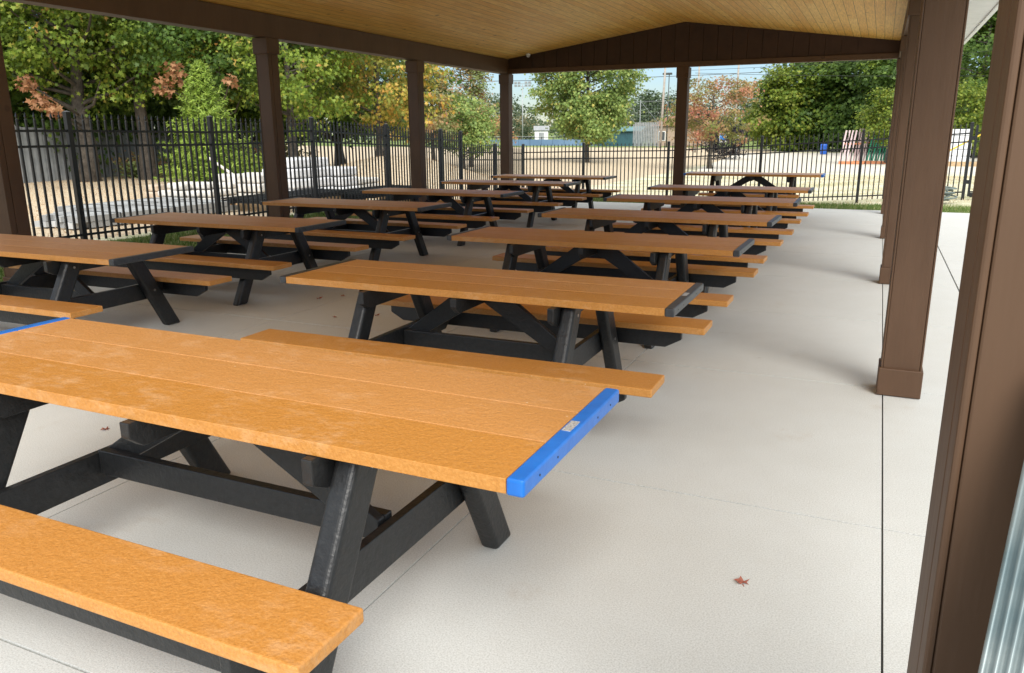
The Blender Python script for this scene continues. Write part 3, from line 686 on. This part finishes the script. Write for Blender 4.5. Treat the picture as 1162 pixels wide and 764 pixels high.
T('broadleaf_tree','lighter green tree at the left end of the dark green row',(-9.6,92,-.5),9,(3.6,3.6,.4,8.6),GY,11000,.30,seed=17,tr=.25,group=RG)
T('broadleaf_tree','dark green tree next to the light one behind the parking lot',(-6.3,95,-.5),11,(5,5,.4,10.5),G2,14000,.34,seed=18,tr=.35,group=RG)
T('broadleaf_tree','broad dark tree above the blue barrel',(-2.6,92,-.5),11,(5.2,5.2,.4,10.8),G2,15000,.34,seed=19,tr=.35,group=RG)
T('broadleaf_tree','dark green tree behind the row of right posts',(2.0,84,-.5),12,(5,5,.4,11.5),G2,14000,.32,seed=20,tr=.35,group=RG)
T('broadleaf_tree','tall dark tree right of the front post under the white eave',(6.6,72,-.5),13,(5,5,.8,12.5),G2,18000,.28,seed=21,tr=.35,group=RG)
T('broadleaf_tree','tall green tree hugging the nearest post at the right edge',(12.2,74,-.5),14,(5.5,5.5,.8,14),G1,18000,.28,seed=22,tr=.35,group=RG)
T('broadleaf_tree','back tree filling the gap at the right behind the tall pair',(9,92,-.5),15,(7,7,.5,16),G2,15000,.38,seed=23,tr=.4,group=RG)
T('young_tree','young yellow green tree just left of the right post row',(.35,56.5,-.3),4.6,(1.5,1.5,1.1,4.2),GY,6000,.14,seed=24,tr=.08)
T('young_tree','yellow green tree right of the front post, before the wrapped pallets',(4.9,60.5,-.4),5,(2.2,2.2,1.0,4.7),GY,8000,.16,seed=25,tr=.09)
T('purple_bush','dark purple shrub under the red topped maple',(-11.0,64,-.5),2.4,(1.5,1.5,.2,2.6),PU,5000,.12,seed=26,tr=.05,cat='bush')
for i,(x,y,hh,rr,lab) in enumerate([(-70,150,9,7,'hazy distant tree left of the floodlight mast'),(-58,165,8,6,'round distant tree right of the floodlight mast'),(-52,185,10,7,'distant tree behind the left side of the big lawn maple'),(-38,150,9,5.2,'brownish distant tree right of the big lawn maple'),(-33,160,7,4.5,'distant green tree behind the leaning utility pole'),(-24,170,8,6,'distant tree behind the red topped maple'),(-90,140,8,7,'distant tree behind the orange maple')]):
    T('distant_tree',lab,(x,y,-.5),hh,(rr,rr,.2,hh),FARG,5000,.42,seed=40+i,tr=.3,group='distant trees on the horizon')
# far wood on the horizon: one mass
v_all=[]
ncl=900; a=rng.uniform(-1.15,.75,ncl); D=rng.uniform(300,380,ncl); cx=D*np.sin(a); cy=D*np.cos(a); cz=rng.uniform(0,1,ncl)**.8*(6+3*np.sin(a*17)+2*np.sin(a*41))
cen=np.repeat(np.stack([cx,cy,cz],1),26,0)+rng.normal(0,1,(ncl*26,3))*np.array([3.2,3.2,1.2])
v,k,n=leaves(cen,rng.uniform(.8,1.6,len(cen)),'oval')
o=mesh_np('far_wood',v,k,n,FARG,'low distant wood along the horizon','wood'); o['kind']='stuff'

# hanging clusters of dead brown leaves, parts of their trees
def p_clip(P,p,rad):
    d=P-np.array(p); L=np.linalg.norm(d,axis=1)[:,None]; return np.array(p)+d*np.minimum(1,1.15*rad/L)
def dead_cluster(root,pos,rad,n,size,seed):
    rs=np.random.default_rng(seed); b=Vector(root.location); p=Vector(pos)-b
    P=np.array(p)+rs.normal(0,1,(n,3))*np.array([rad,rad,rad*.8]); P=p_clip(P,p,rad); v,k,n=leaves(P,rs.uniform(.7,1.2,n)*size,'maple',droop=2.5)
    o=mesh_np('dead_leaf_cluster',v,k,n,BR,parent=root); o['label']='hanging cluster of rusty dead leaves'
    m=MB().tube([(0,0,p.z*.75),tuple(p)],[.05,.012],5,cap=False); m.build('limb',BARK,root)
for root,pos,rad,n,sd in ((TREES[0],DEADP[0],.24,70,1),(TREES[0],DEADP[1],.2,50,2),(TREES[0],DEADP[2],.18,40,3),(TREES[3],DEADP[3],.3,90,4),(TREES[3],DEADP[4],.25,60,5),(TREES[3],DEADP[5],.16,30,6)):
    dead_cluster(root,pos,rad,n,.15,sd)
# small spruce
def spruce(name,label,base,h,r,n):
    root=empty(name,base,label=label,cat='tree'); rs=np.random.default_rng(77)
    m=MB().tube([(0,0,-.1),(0,0,h*.95)],[.06,.01],8); V=[];S=[];O=[]
    for k in range(230):
        z=.12+(h-.2)*(k/230); t=z/h; L=r*(1-t)**.82*rs.uniform(.62,1.12)+.05; a=k*2.399
        d=np.array([math.cos(a),math.sin(a),0]); s=Vector((0,0,z)); e=Vector((d[0]*L,d[1]*L,z+L*.22)); m.tube([s,e],[.012,.004],4,cap=False)
        cnt=int(26+110*L); tt=rs.uniform(.12,1.05,cnt); P=np.array([0,0,z])+np.outer(tt,[d[0]*L,d[1]*L,L*.22])
        side=np.array([-d[1],d[0],0]); P+=np.outer(rs.uniform(-1,1,cnt)*(1.1-tt)*L*.42,side); P[:,2]+=rs.normal(0,.02,cnt)
        V.append(P); S.append(rs.uniform(.07,.12,cnt)); O.append(np.tile(d+np.array([0,0,.4]),(cnt,1)))
    for zz in np.linspace(h-.45,h,40): V.append(np.array([[0,0,zz]])+rs.normal(0,.015,(3,3))); S.append(np.full(3,.09)); O.append(np.tile([0,0,1.],(3,1)))
    m.build('trunk',BARK,root)
    v,k,n=leaves(np.concatenate(V),np.concatenate(S),'needle',droop=-.1,outward=np.concatenate(O)); v2=v
    mesh_np('crown',v2,k,n,SP,parent=root)
spruce('spruce_tree','small bright green spruce behind the left fence',(-16.0,16.0,0),3.4,1.35,0)

# shrubs
def shrub(label,base,r,h,mat,n,size,seed):
    rs=np.random.default_rng(seed); root=empty('shrub',base,label=label,cat='shrub',group='shrubs along the board fence')
    m=MB(); 
    for k in range(9):
        a=k*.7; m.tube([(0,0,-.05),(math.cos(a)*r*.5,math.sin(a)*r*.5,h*.7)],[.012,.004],4,cap=False)
    m.build('stem',BARK,root)
    P=rs.normal(0,1,(n,3))*np.array([r*.45,r*.45,h*.28]); P[:,2]=np.abs(P[:,2]+h*.5)
    v,k,n=leaves(P,rs.uniform(.6,1.2,n)*size,'oval'); mesh_np('foliage',v,k,n,mat,parent=root)
for i,(x,y,r_,h_,mt,lab) in enumerate([(-25.8,22.3,.9,.75,OR,'low tan shrub at the foot of the board fence, leftmost'),(-25.6,24.4,1.0,.9,MG,'green and tan shrub between the two bare maple trunks'),(-25.3,26.5,1.1,1.0,OR,'reddish shrub right of the dark maple trunk'),(-22.6,26.6,1.2,1.2,OR,'rusty shrub at the right end of the board fence'),(-17.6,19.2,.8,.9,GY,'yellow green shrub right behind the spruce')]):
    shrub(lab,(x,y,0),r_,h_,mt,1500,.12,60+i)

# ------------------------------------------------------------------ left yard: bundles, pallets, blocks
def bundle(label,x0,x1,y0,y1,z0,layers,cols,mat,rot=0):
    root=empty('plank_bundle',((x0+x1)/2,(y0+y1)/2,z0),rot,label=label,cat='plank bundle'); w_=(x1-x0)/2; l=(y1-y0)/2
    for yy in (-l*.7,0,l*.7): MB().box(-w_,w_,yy-.05,yy+.05,0,.07).build('bearer',TIMBER,root)
    m=MB(); rs=random.Random(4); r_=w_/cols
    for k in range(layers):
        for c in range(cols):
            x=-w_+r_*(2*c+1)+rs.uniform(-.01,.01); z=.08+(2*k+1)*r_*.75; o=rs.uniform(-.15,.15)
            m.box(x-r_*.93,x+r_*.93,-l+o,l+o,z-r_*.7,z+r_*.7)
    m.build('planks',mat,root)
    m=MB()
    for yy in (-l*.6,l*.1,l*.65): 
        hh=.08+2*layers*r_*.75
        m.box(-w_-.012,w_+.012,yy,yy+.02,hh+.002,hh+.006); m.box(-w_-.016,-w_-.012,yy,yy+.02,.05,hh+.006); m.box(w_+.012,w_+.016,yy,yy+.02,.05,hh+.006)
    m.build('strap',IRON,root)
bundle('long bundle of pale grey planks on bearers by the left fence, nearest the leftmost post',-12.5,-11.45,8.7,12.0,.05,2,8,PIPE)
bundle('grey plank bundle lying behind the nearest longer bundle',-14.1,-13.0,10.2,12.6,.02,2,9,PIPE)
root=empty('fence_panel_stack',(-11.1,13.3,.02),.03,label='flat stack of spare black fence panels on timber by the left fence',cat='panel stack')
for yy in (-1.0,1.0): MB().box(-.5,.5,yy-.03,yy+.03,0,.255).build('bearer',TIMBER,root)
m=MB()
for k in range(3):
    z=.275+k*.04
    for xx in (-.5,-.3,.5): m.box(xx-.015,xx+.015,-1.5,1.5,z-.014,z+.014)
    for j in range(24): m.box(-.6,.6,-1.4+j*.12-.008,-1.4+j*.12+.008,z-.008,z+.009)
m.build('panels',IRON,root)
root=empty('fence_panel_stack',(-10.9,15.9,-.05),-.05,label='pile of black fence panels at the foot of the white stone pallets',cat='panel stack')
for yy in (-1.0,1.0): MB().box(-.5,.5,yy-.05,yy+.05,0,.2).build('bearer',TIMBER,root)
m=MB()
for k in range(4):
    z=.23+k*.04
    for xx in (-.5,-.3,.5): m.box(xx-.015,xx+.015,-1.6,1.6,z-.014,z+.014)
    for j in range(26): m.box(-.6,.6,-1.5+j*.12-.008,-1.5+j*.12+.008,z-.008,z+.009)
m.build('panels',IRON,root)
def block_pallet(label,base,rot,nx_,ny_,nz_,bs,mat,seed,slope=0,wrap=None):
    rs=random.Random(seed); root=empty('stone_pallet',base,rot,label=label,cat='stone pallet',group='pallets of stone behind the left fence')
    wx,wy=nx_*bs[0]/2,ny_*bs[1]/2; m=MB()
    for k in (-1,0,1): m.box(-wx,wx,k*wy*.85-.04,k*wy*.85+.04,0,.1)
    for k in range(6): xx=-wx+.05+k*(2*wx-.1)/5; m.box(xx-.04,xx+.04,-wy,wy,.101,.12)
    m.build('pallet',TIMBER,root)
    m=MB(); 
    for i in range(nx_):
        for j in range(ny_):
            n=nz_-int(slope*abs(i+.5-nx_/2)) - (1 if rs.random()<.25 else 0)
            for k in range(n):
                x=-wx+(i+.5)*bs[0]; y=-wy+(j+.5)*bs[1]; z=.122+(k+.5)*bs[2]; q=lambda s_: s_/2*rs.uniform(.86,.98)
                m.box(x-q(bs[0]),x+q(bs[0]),y-q(bs[1]),y+q(bs[1]),z-bs[2]*.49,z+bs[2]*rs.uniform(.42,.49))
    m.build('stone_blocks',mat,root,bevel=.045,seg=3)
SB=(.46,.34,.2)
block_pallet('pallet of white stone blocks seen just left of the second brown post',(-13.2,14.25,0),.15,3,3,3,SB,STONE,1)
block_pallet('white stone pallet sloping down beside the brown earth mound',(-12.9,17.6,-.12),.05,3,4,3,(.46,.34,.15),STONE,3,slope=0)
block_pallet('low pallet of cream stone blocks under the spruce',(-13.6,12.9+1.9-1.6,.02),.2,4,3,3,(.34,.34,.14),STONE,4)
block_pallet('low pallet of tan rubble in front of the spruce',(-15.2,14.4,.0),.3,4,3,2,(.4,.36,.16),TANSTONE,5)
# leaning pale pole at the spruce
o=MB().tube([(0,0,0),(-.55,-.55,.62)],[.035,.03],8).build('timber_pole',mat_noise('pale_pole',(.6,.56,.5),(.75,.72,.66),6,.8)); o.location=(-13.3,14.4,.45)
tag(o,'pale debarked pole leaning across the stone blocks below the spruce','pole')

# ------------------------------------------------------------------ far ground: lot, kerb, path
def sheet(name,poly,z,mat,th=.0):
    m=MB().add([(x,y,z) for x,y in poly],[tuple(range(len(poly)))]); o=m.build(name,mat); return tag(o,kind='structure')
ASPH=mat_noise('pale_gravel_lot',(.52,.48,.41),(.64,.60,.52),2,.9,.4,40,.01)
sheet('parking_lot',[(-9.5,47),(26,45),(26,84),(-13,84)],-.494,ASPH)
kb=MB().box(-9,26,44.4,44.55,-.6,-.38); tag(kb.build('kerb',mat_noise('kerb_concrete',(.52,.50,.47),(.60,.58,.55),3,.8)),kind='structure')
sheet('footpath',[(-9,42.6),(26,42.2),(26,43.6),(-9,43.9)],-.492,ASPH)
sheet('ball_field_dirt',[(-60,96),(-14,99),(-12,110),(-58,108)],-.49,mat_noise('pink_infield_dirt',(.42,.27,.20),(.55,.38,.29),1,.95,.3,20,.02))
sheet('field_road',[(-140,118),(-40,128),(-40,133),(-140,124)],-.3,ASPH)

# ------------------------------------------------------------------ far things
def simple_box_thing(): pass
# blue field padding
r=empty('padded_field_wall',(-46,114,-.5),.1,label='long blue padded wall behind the big lawn maple',cat='field wall')
m=MB()
for k in range(13): m.box(-11.7+k*1.8+.02,-11.7+k*1.8+1.78,-.08,.08,.15,1.1)
m.build('blue_pads',mat_noise('blue_vinyl',(.09,.16,.27),(.14,.23,.36),.4,.6),r)
m=MB()
for k in range(14): m.box(-11.7+k*1.8-.04,-11.7+k*1.8+.04,.09,.17,0,1.5)
m.box(-11.7,11.7,-.02,.06,1.36,1.42); m.build('wall_frame',IRON,r)
# teal dugout
r=empty('dugout',(-33.6,111,-.45),.08,label='teal metal dugout right of the big lawn maple',cat='dugout')
TEAL=mat_noise('teal_ribbed_steel',(.02,.07,.09),(.03,.10,.12),1,.5)
m=MB(); 
for k in range(24): m.box(-2.9+k*.24,-2.9+k*.24+.2,-1.03,-1.0,0,2.15)
m.box(-2.9,2.9,-1.0,1.2,0,2.1); m.build('wall',TEAL,r)
MB().prism([(-1.4,2.16),(1.5,2.75),(1.5,2.85),(-1.4,2.26)],'x',-3.2,3.2).build('roof',mat_noise('teal_roof',(.06,.17,.19),(.09,.22,.24),1,.5),r)
# slatted grey screen
r=empty('slatted_screen',(-27.9,103,-.5),-.15,label='grey slatted screen fence beside the leaning utility pole',cat='screen')
m=MB()
for k in range(14): m.box(-1.5+k*.23,-1.5+k*.23+.15,-.03,.03,.3,3.3)
m.box(-1.6,1.75,.035,.07,.5,.6); m.box(-1.6,1.75,.035,.07,3.0,3.1); m.build('slats',GREYBOARD,r)
m=MB(); m.box(-1.7,-1.6,-.05,.05,0,3.4); m.box(1.76,1.86,-.05,.05,0,3.4); m.build('frame_post',GREYBOARD,r)
# brown concession building
r=empty('concession_building',(-25.6,114,-.5),-.1,label='tan brick ball park building with a brown roof left of the centre post',cat='building')
m=MB(); m.box(-3.4,3.4,-2,2,0,2.9); m.build('wall',mat_noise('tan_brick',(.36,.26,.19),(.44,.34,.26),6,.9,.3,30,.01),r)
m=MB(); m.add([(-3.8,-2.4,2.9),(3.8,-2.4,2.9),(3.8,2.4,2.9),(-3.8,2.4,2.9),(-2,0,4.3),(2,0,4.3)],[(0,1,5,4),(1,2,5),(2,3,4,5),(3,0,4),(3,2,1,0)]); m.build('roof',mat_noise('brown_shingle',(.20,.10,.06),(.28,.15,.10),3,.9),r)
for xx in (-2.2,.6):
    w_=MB().box(xx-.5,xx+.5,-2.06,-2.003,.9,2.2).build('window',WHITE,r); MB().box(xx-.4,xx+.4,-2.08,-2.064,1.0,2.1).build('pane',mat_noise('dark_glass',(.05,.06,.07),(.07,.08,.09),1,.15),w_)
# white small buildings, left of the lawn maple
for x,y,s_,lab in ((-66,133,1.7,'small white shed left of the floodlight mast, behind the corner'),(-56,136,2.4,'white shed right of the floodlight mast'),(-95,150,5,'white building glimpsed under the orange maple')):
    r=empty('white_shed',(x,y,-.3),.4,label=lab,cat='shed',group='white sheds beyond the ball field')
    MB().box(-s_/2,s_/2,-1.4,1.4,0,2.3).build('wall',WHITE,r); MB().prism([(-1.7,2.31),(1.7,2.31),(0,3.1)],'x',-s_/2-.2,s_/2+.2).build('roof',GREYBOARD,r)
    MB().box(-.45,.45,-1.46,-1.403,0,1.9).build('door',GREYBOARD,r)
# chain link ball field fence
LINK=mat_noise('galvanised_pipe',(.30,.32,.33),(.42,.44,.45),3,.5,metal=.3)
def pipe_fence(label,a,b,z,h,n,kind='chain_link_fence'):
    r=empty(kind,(0,0,0),label=label,cat='fence'); A=Vector((*a,z));B=Vector((*b,z))
    for k in range(n+1): p=A.lerp(B,k/n); MB().tube([p,p+Vector((0,0,h))],.045,6).build('fence_post',LINK,r)
    m=MB()
    for hz in (h,h*.03+.05): m.bar(A+Vector((0,0,hz)),B+Vector((0,0,hz)),.05,.05)
    L=(B-A).length; q=int(L/.6)
    for k in range(q):
        p=A.lerp(B,k/q); p2=A.lerp(B,min(1,(k+h/.6)/q)); m.bar(p,p2+Vector((0,0,h)),.012,.012); p3=A.lerp(B,max(0,(k-h/.6)/q)); m.bar(p,p3+Vector((0,0,h)),.012,.012)
    m.build('mesh_panel',LINK,r)
pipe_fence('low chain link outfield fence left of the lawn maple',(-95,118),(-50,127),-.3,1.3,14)
pipe_fence('chain link fence around the ball field behind the lawn maple',(-50,127),(-30,120),-.4,1.6,8)
# light masts and poles
POLE=mat_noise('weathered_wood_pole',(.30,.27,.24),(.44,.41,.37),5,.9,.3,30,.01); DARKP=mat_noise('dark_steel_pole',(.04,.05,.05),(.07,.08,.08),3,.5)
def mast(name,label,x,y,z,h,r0,mat,cross=0,lean=(0,0),cat='pole',group=None):
    r=empty(name,(x,y,z),label=label,cat=cat,group=group); MB().tube([(0,0,0),(lean[0],lean[1],h)],[r0,r0*.6],10).build('pole',mat,r,smooth=True)
    return r
r=mast('floodlight_mast','slim floodlight mast with two lamp bars left of the lawn maple',-61,139,-.4,10.6,.12,LINK,cat='floodlight')
for hz in (10.2,10.7):
    MB().box(-1.6,1.6,-.05,.05,hz,hz+.08).build('crossarm',LINK,r)
    for k in (-1.4,-.7,.7,1.4): MB().box(k-.22,k+.22,-.14,.14,hz+.1,hz+.4).build('lamp',GREYBOARD,r,bevel=.03)
r=mast('utility_pole','tall leaning wooden utility pole left of the centre post',-24.0,95.5,-.5,13.5,.16,POLE,lean=(.35,0)); MB().tube([(.33,0,12.4),(1.2,0,13.2),(2.2,0,13.3)],[.05,.045,.04],8).build('lamp_arm',LINK,r,smooth=True)
MB().box(2.15,2.8,-.15,.15,13.18,13.34).build('lamp_head',GREYBOARD,r,bevel=.04)
r=mast('street_lamp','dark slim lamp post between the utility pole and the centre post',-24.6,101,-.5,8.9,.09,DARKP,cat='street lamp'); MB().box(-.8,.35,-.18,.18,8.9,9.15).build('lamp_head',DARKP,r,bevel=.05)
r=mast('street_lamp','shorter dark lamp post close beside the centre post',-23.2,104,-.5,7.4,.08,DARKP,cat='street lamp'); MB().box(-.5,.5,-.16,.16,7.4,7.6).build('lamp_head',DARKP,r,bevel=.05)
r=empty('backstop_net',(0,0,0),label='tall pole-hung backstop net behind the teal dugout',cat='net')
NP=[(-37.5,121),(-33.8,121.5),(-30.4,122),(-27.5,122.4)]
for x,y in NP: MB().tube([(x,y,-.4),(x,y,6.3)],.07,6).build('net_pole',LINK,r)
m=MB()
for (x0,y0),(x1,y1) in zip(NP,NP[1:]):
    m.bar((x0,y0,6.1),(x1,y1,6.1),.03,.03); m.bar((x0,y0,6.1),(x1,y1,2.2),.03,.03)
    for k in range(1,8): t=k/8; m.bar((x0+(x1-x0)*t,y0+(y1-y0)*t,2.5),(x0+(x1-x0)*t,y0+(y1-y0)*t,6.1),.008,.008)
    for k in range(8): m.bar((x0,y0,2.5+k*.5),(x1,y1,2.5+k*.5),.008,.008)
m.build('netting',LINK,r)
for x,y,h_,lab in ((-16.6,80,11.5,'thin pole rising behind the left of the red topped maple'),(-12.6,78,11.8,'thin pole rising behind the right of the red topped maple')): mast('utility_pole',lab,x,y,-.5,h_,.11,POLE,group='poles behind the red maple')
# overhead wires
def wire(label,a,b,sag,rad=.018):
    pts=[]; A=Vector(a);B=Vector(b)
    for k in range(25): t=k/24; p=A.lerp(B,t); p.z-=sag*4*t*(1-t); pts.append(p)
    o=MB().tube(pts,rad,5).build('overhead_wire',IRON); tag(o,label,'wire','overhead wires')
wire('overhead wire crossing the sky behind the big lawn maple',(-95,80,9.5),(-14,105,8.6),1.0,.035)
wire('upper overhead wire crossing the trees at the top right',(-3,55,9.0),(22,50,11.5),.4,.014)
wire('middle overhead wire crossing the trees at the right',(-16,70,6.6),(26,52,7.2),.5,.014)
wire('lowest overhead wire in front of the dark green trees',(-14,66,6.1),(26,60,4.8),.4,.014)
wire('thin wire above the left tree tops',(-40,34,7.5),(-12,30,7.2),.3,.012)
# signs
def sign(label,x,y,z,col,mark):
    r=empty('parking_sign',(x,y,-.5),.2,label=label,cat='sign'); MB().tube([(0,0,0),(0,0,z+.5)],.03,8).build('sign_post',LINK,r)
    p=MB().box(-.26,.26,-.045,-.035,z-.05,z+.6).build('sign_panel',WHITE,r,bevel=.004)
    m=MB()
    if mark=='blue': m.box(-.23,.23,-.052,-.047,z+.08,z+.57)
    else:
        m.box(-.2,.2,-.052,-.047,z+.38,z+.44); m.box(-.2,.2,-.052,-.047,z+.1,z+.2)
    m.build('sign_print',mat_flat('print_'+mark,col,.5),p)
sign('blue and white parking sign below the red topped maple',-11.0,62.9,1.35,(.04,.22,.62),'blue')
sign('white sign with red print right of the blue one',-10.0,63.4,1.2,(.55,.05,.04),'red')
# blue barrel
r=empty('blue_barrel',(-4.75,79.5,-.49),label='blue barrel at the edge of the parking lot',cat='barrel')
m=MB(); m.tube([(0,0,0),(0,0,.06),(0,0,.4),(0,0,.44),(0,0,.7),(0,0,.74),(0,0,.90),(0,0,.92)],[.28,.31,.31,.33,.31,.33,.31,.27],20); m.build('drum',mat_flat('blue_drum',(.02,.12,.55),.4),r,smooth=True)
MB().tube([(0,0,.921),(0,0,.95)],[.22,.22],16).build('lid',IRON,r)
# striped upright panel stacks (pinkish) and green one
def leaning_stack(label,x,y,col,n,gap,hz,rot=0,base=True):
    r=empty('product_rack',(x,y,-.49),rot,label=label,cat='rack')
    m=MB().box(-.75,.75,-.5,.5,.0,.1); m.box(-.75,.75,-.5,-.4,.1,.18); m.build('rack_base',ORANGEW,r)
    m=MB()
    for k in range(n): 
        x_=-.55+k*gap; m.bar((x_-.16,-.1,.19),(x_+.08,.1,hz),.055,.10)
    m.build('upright_slats',col,r)
    m=MB(); m.bar((-.6,.14,hz*.6),(.6,.14,hz*.6),.05,.08); m.build('cross_rail',ORANGEW,r)
PINK=mat_flat('pink_coated_slats',(.60,.46,.47),.6); GREENS=mat_flat('green_coated_slats',(.03,.28,.16),.5)
leaning_stack('rack of pink and white upright slats on an orange base, left of the green one',-1.65,56.6,PINK,4,.2,2.1)
leaning_stack('rack of pink slats half hidden by the fence post',-.85,57.6,PINK,5,.15,2.2)
leaning_stack('bright green slatted rack beside the pink ones',-.05,57.3,GREENS,8,.16,2.0)
def wrapped(label,x,y,w_,d_,h_,seed,rows,z=-.49,group='white wrapped pallets across the lot'):
    rs=random.Random(seed); r=empty('wrapped_pallet',(x,y,z),rs.uniform(-.1,.1),label=label,cat='pallet',group=group)
    m=MB(); 
    for k in (-1,0,1): m.box(-w_/2,w_/2,k*d_*.42-.05,k*d_*.42+.05,0,.12)
    for k in range(6): xx=-w_/2+.06+k*(w_-.12)/5; m.box(xx-.05,xx+.05,-d_/2,d_/2,.121,.14)
    m.build('pallet',TIMBER,r)
    m=MB(); 
    for k in range(rows):
        hh=h_/rows; s_=.96-.03*k*(k>rows-3)+rs.uniform(-.015,.015); m.box(-w_/2*s_,w_/2*s_,-d_/2*s_,d_/2*s_,.142+k*hh,.142+(k+1)*hh-.015)
    m.build('wrapped_load',WRAP,r,bevel=.05,seg=3)
wrapped('white wrapped bundle on a pallet right of the second brown post',-12.9,15.7,1.1,1.5,.95,8,4,-.05,'wrapped loads in the left yard')
wrapped('lower white wrapped bundle next to the taller one in the left yard',-12.7,16.9,1.1,.8,.72,9,3,-.08,'wrapped loads in the left yard')
wrapped('tall white wrapped pallet just right of the right post row',.9,57.5,1.2,1.1,1.9,1,6)
wrapped('white wrapped pallet first right of the front post',2.9,56.0,1.3,1.1,1.6,2,5)
wrapped('rounded white wrapped pallet left of the gate post',4.3,56.4,1.4,1.2,2.0,3,5)
wrapped('white wrapped pallet right of the gate post, stacked in layers',6.1,56.0,1.5,1.2,1.9,4,8)
wrapped('last white wrapped pallet at the right, by the nearest post',7.7,55.6,1.4,1.2,1.6,5,7)
o=MB().bar((2.2,51,-.3),(5.2,51.4,1.5),.06,.08).build('yellow_brace',mat_flat('yellow_paint',(.62,.42,.03),.5)); tag(o,'long yellow bar slanting up in front of the wrapped pallets','bar')
# raised timber kerb under the pallets
tag(MB().box(1.8,9,54.2,54.5,-.5,-.22).build('timber_edging',TIMBER),'long raw timber edging in front of the wrapped pallets','edging')
# coil at the fence
r=empty('wire_coil',(1.27,20.55,-.02),label='loose grey green coil of tubing lying on the grass by the far fence',cat='coil')
CO=mat_noise('grey_green_tubing',(.10,.13,.12),(.20,.24,.23),8,.5); rs=random.Random(3)
for k in range(9):
    cx_,cy_,cz_=rs.uniform(-.08,.08),rs.uniform(-.06,.06),.06+k*.035; R_=rs.uniform(.22,.33); tx,ty=rs.uniform(-.25,.25),rs.uniform(-.25,.25)
    pts=[(cx_+R_*math.cos(a),cy_+R_*math.sin(a),cz_+tx*R_*math.cos(a)+ty*R_*math.sin(a)+.01) for a in np.linspace(0,2*math.pi,28)]
    MB().tube(pts,.018,6).build('loop',CO,r,smooth=True)
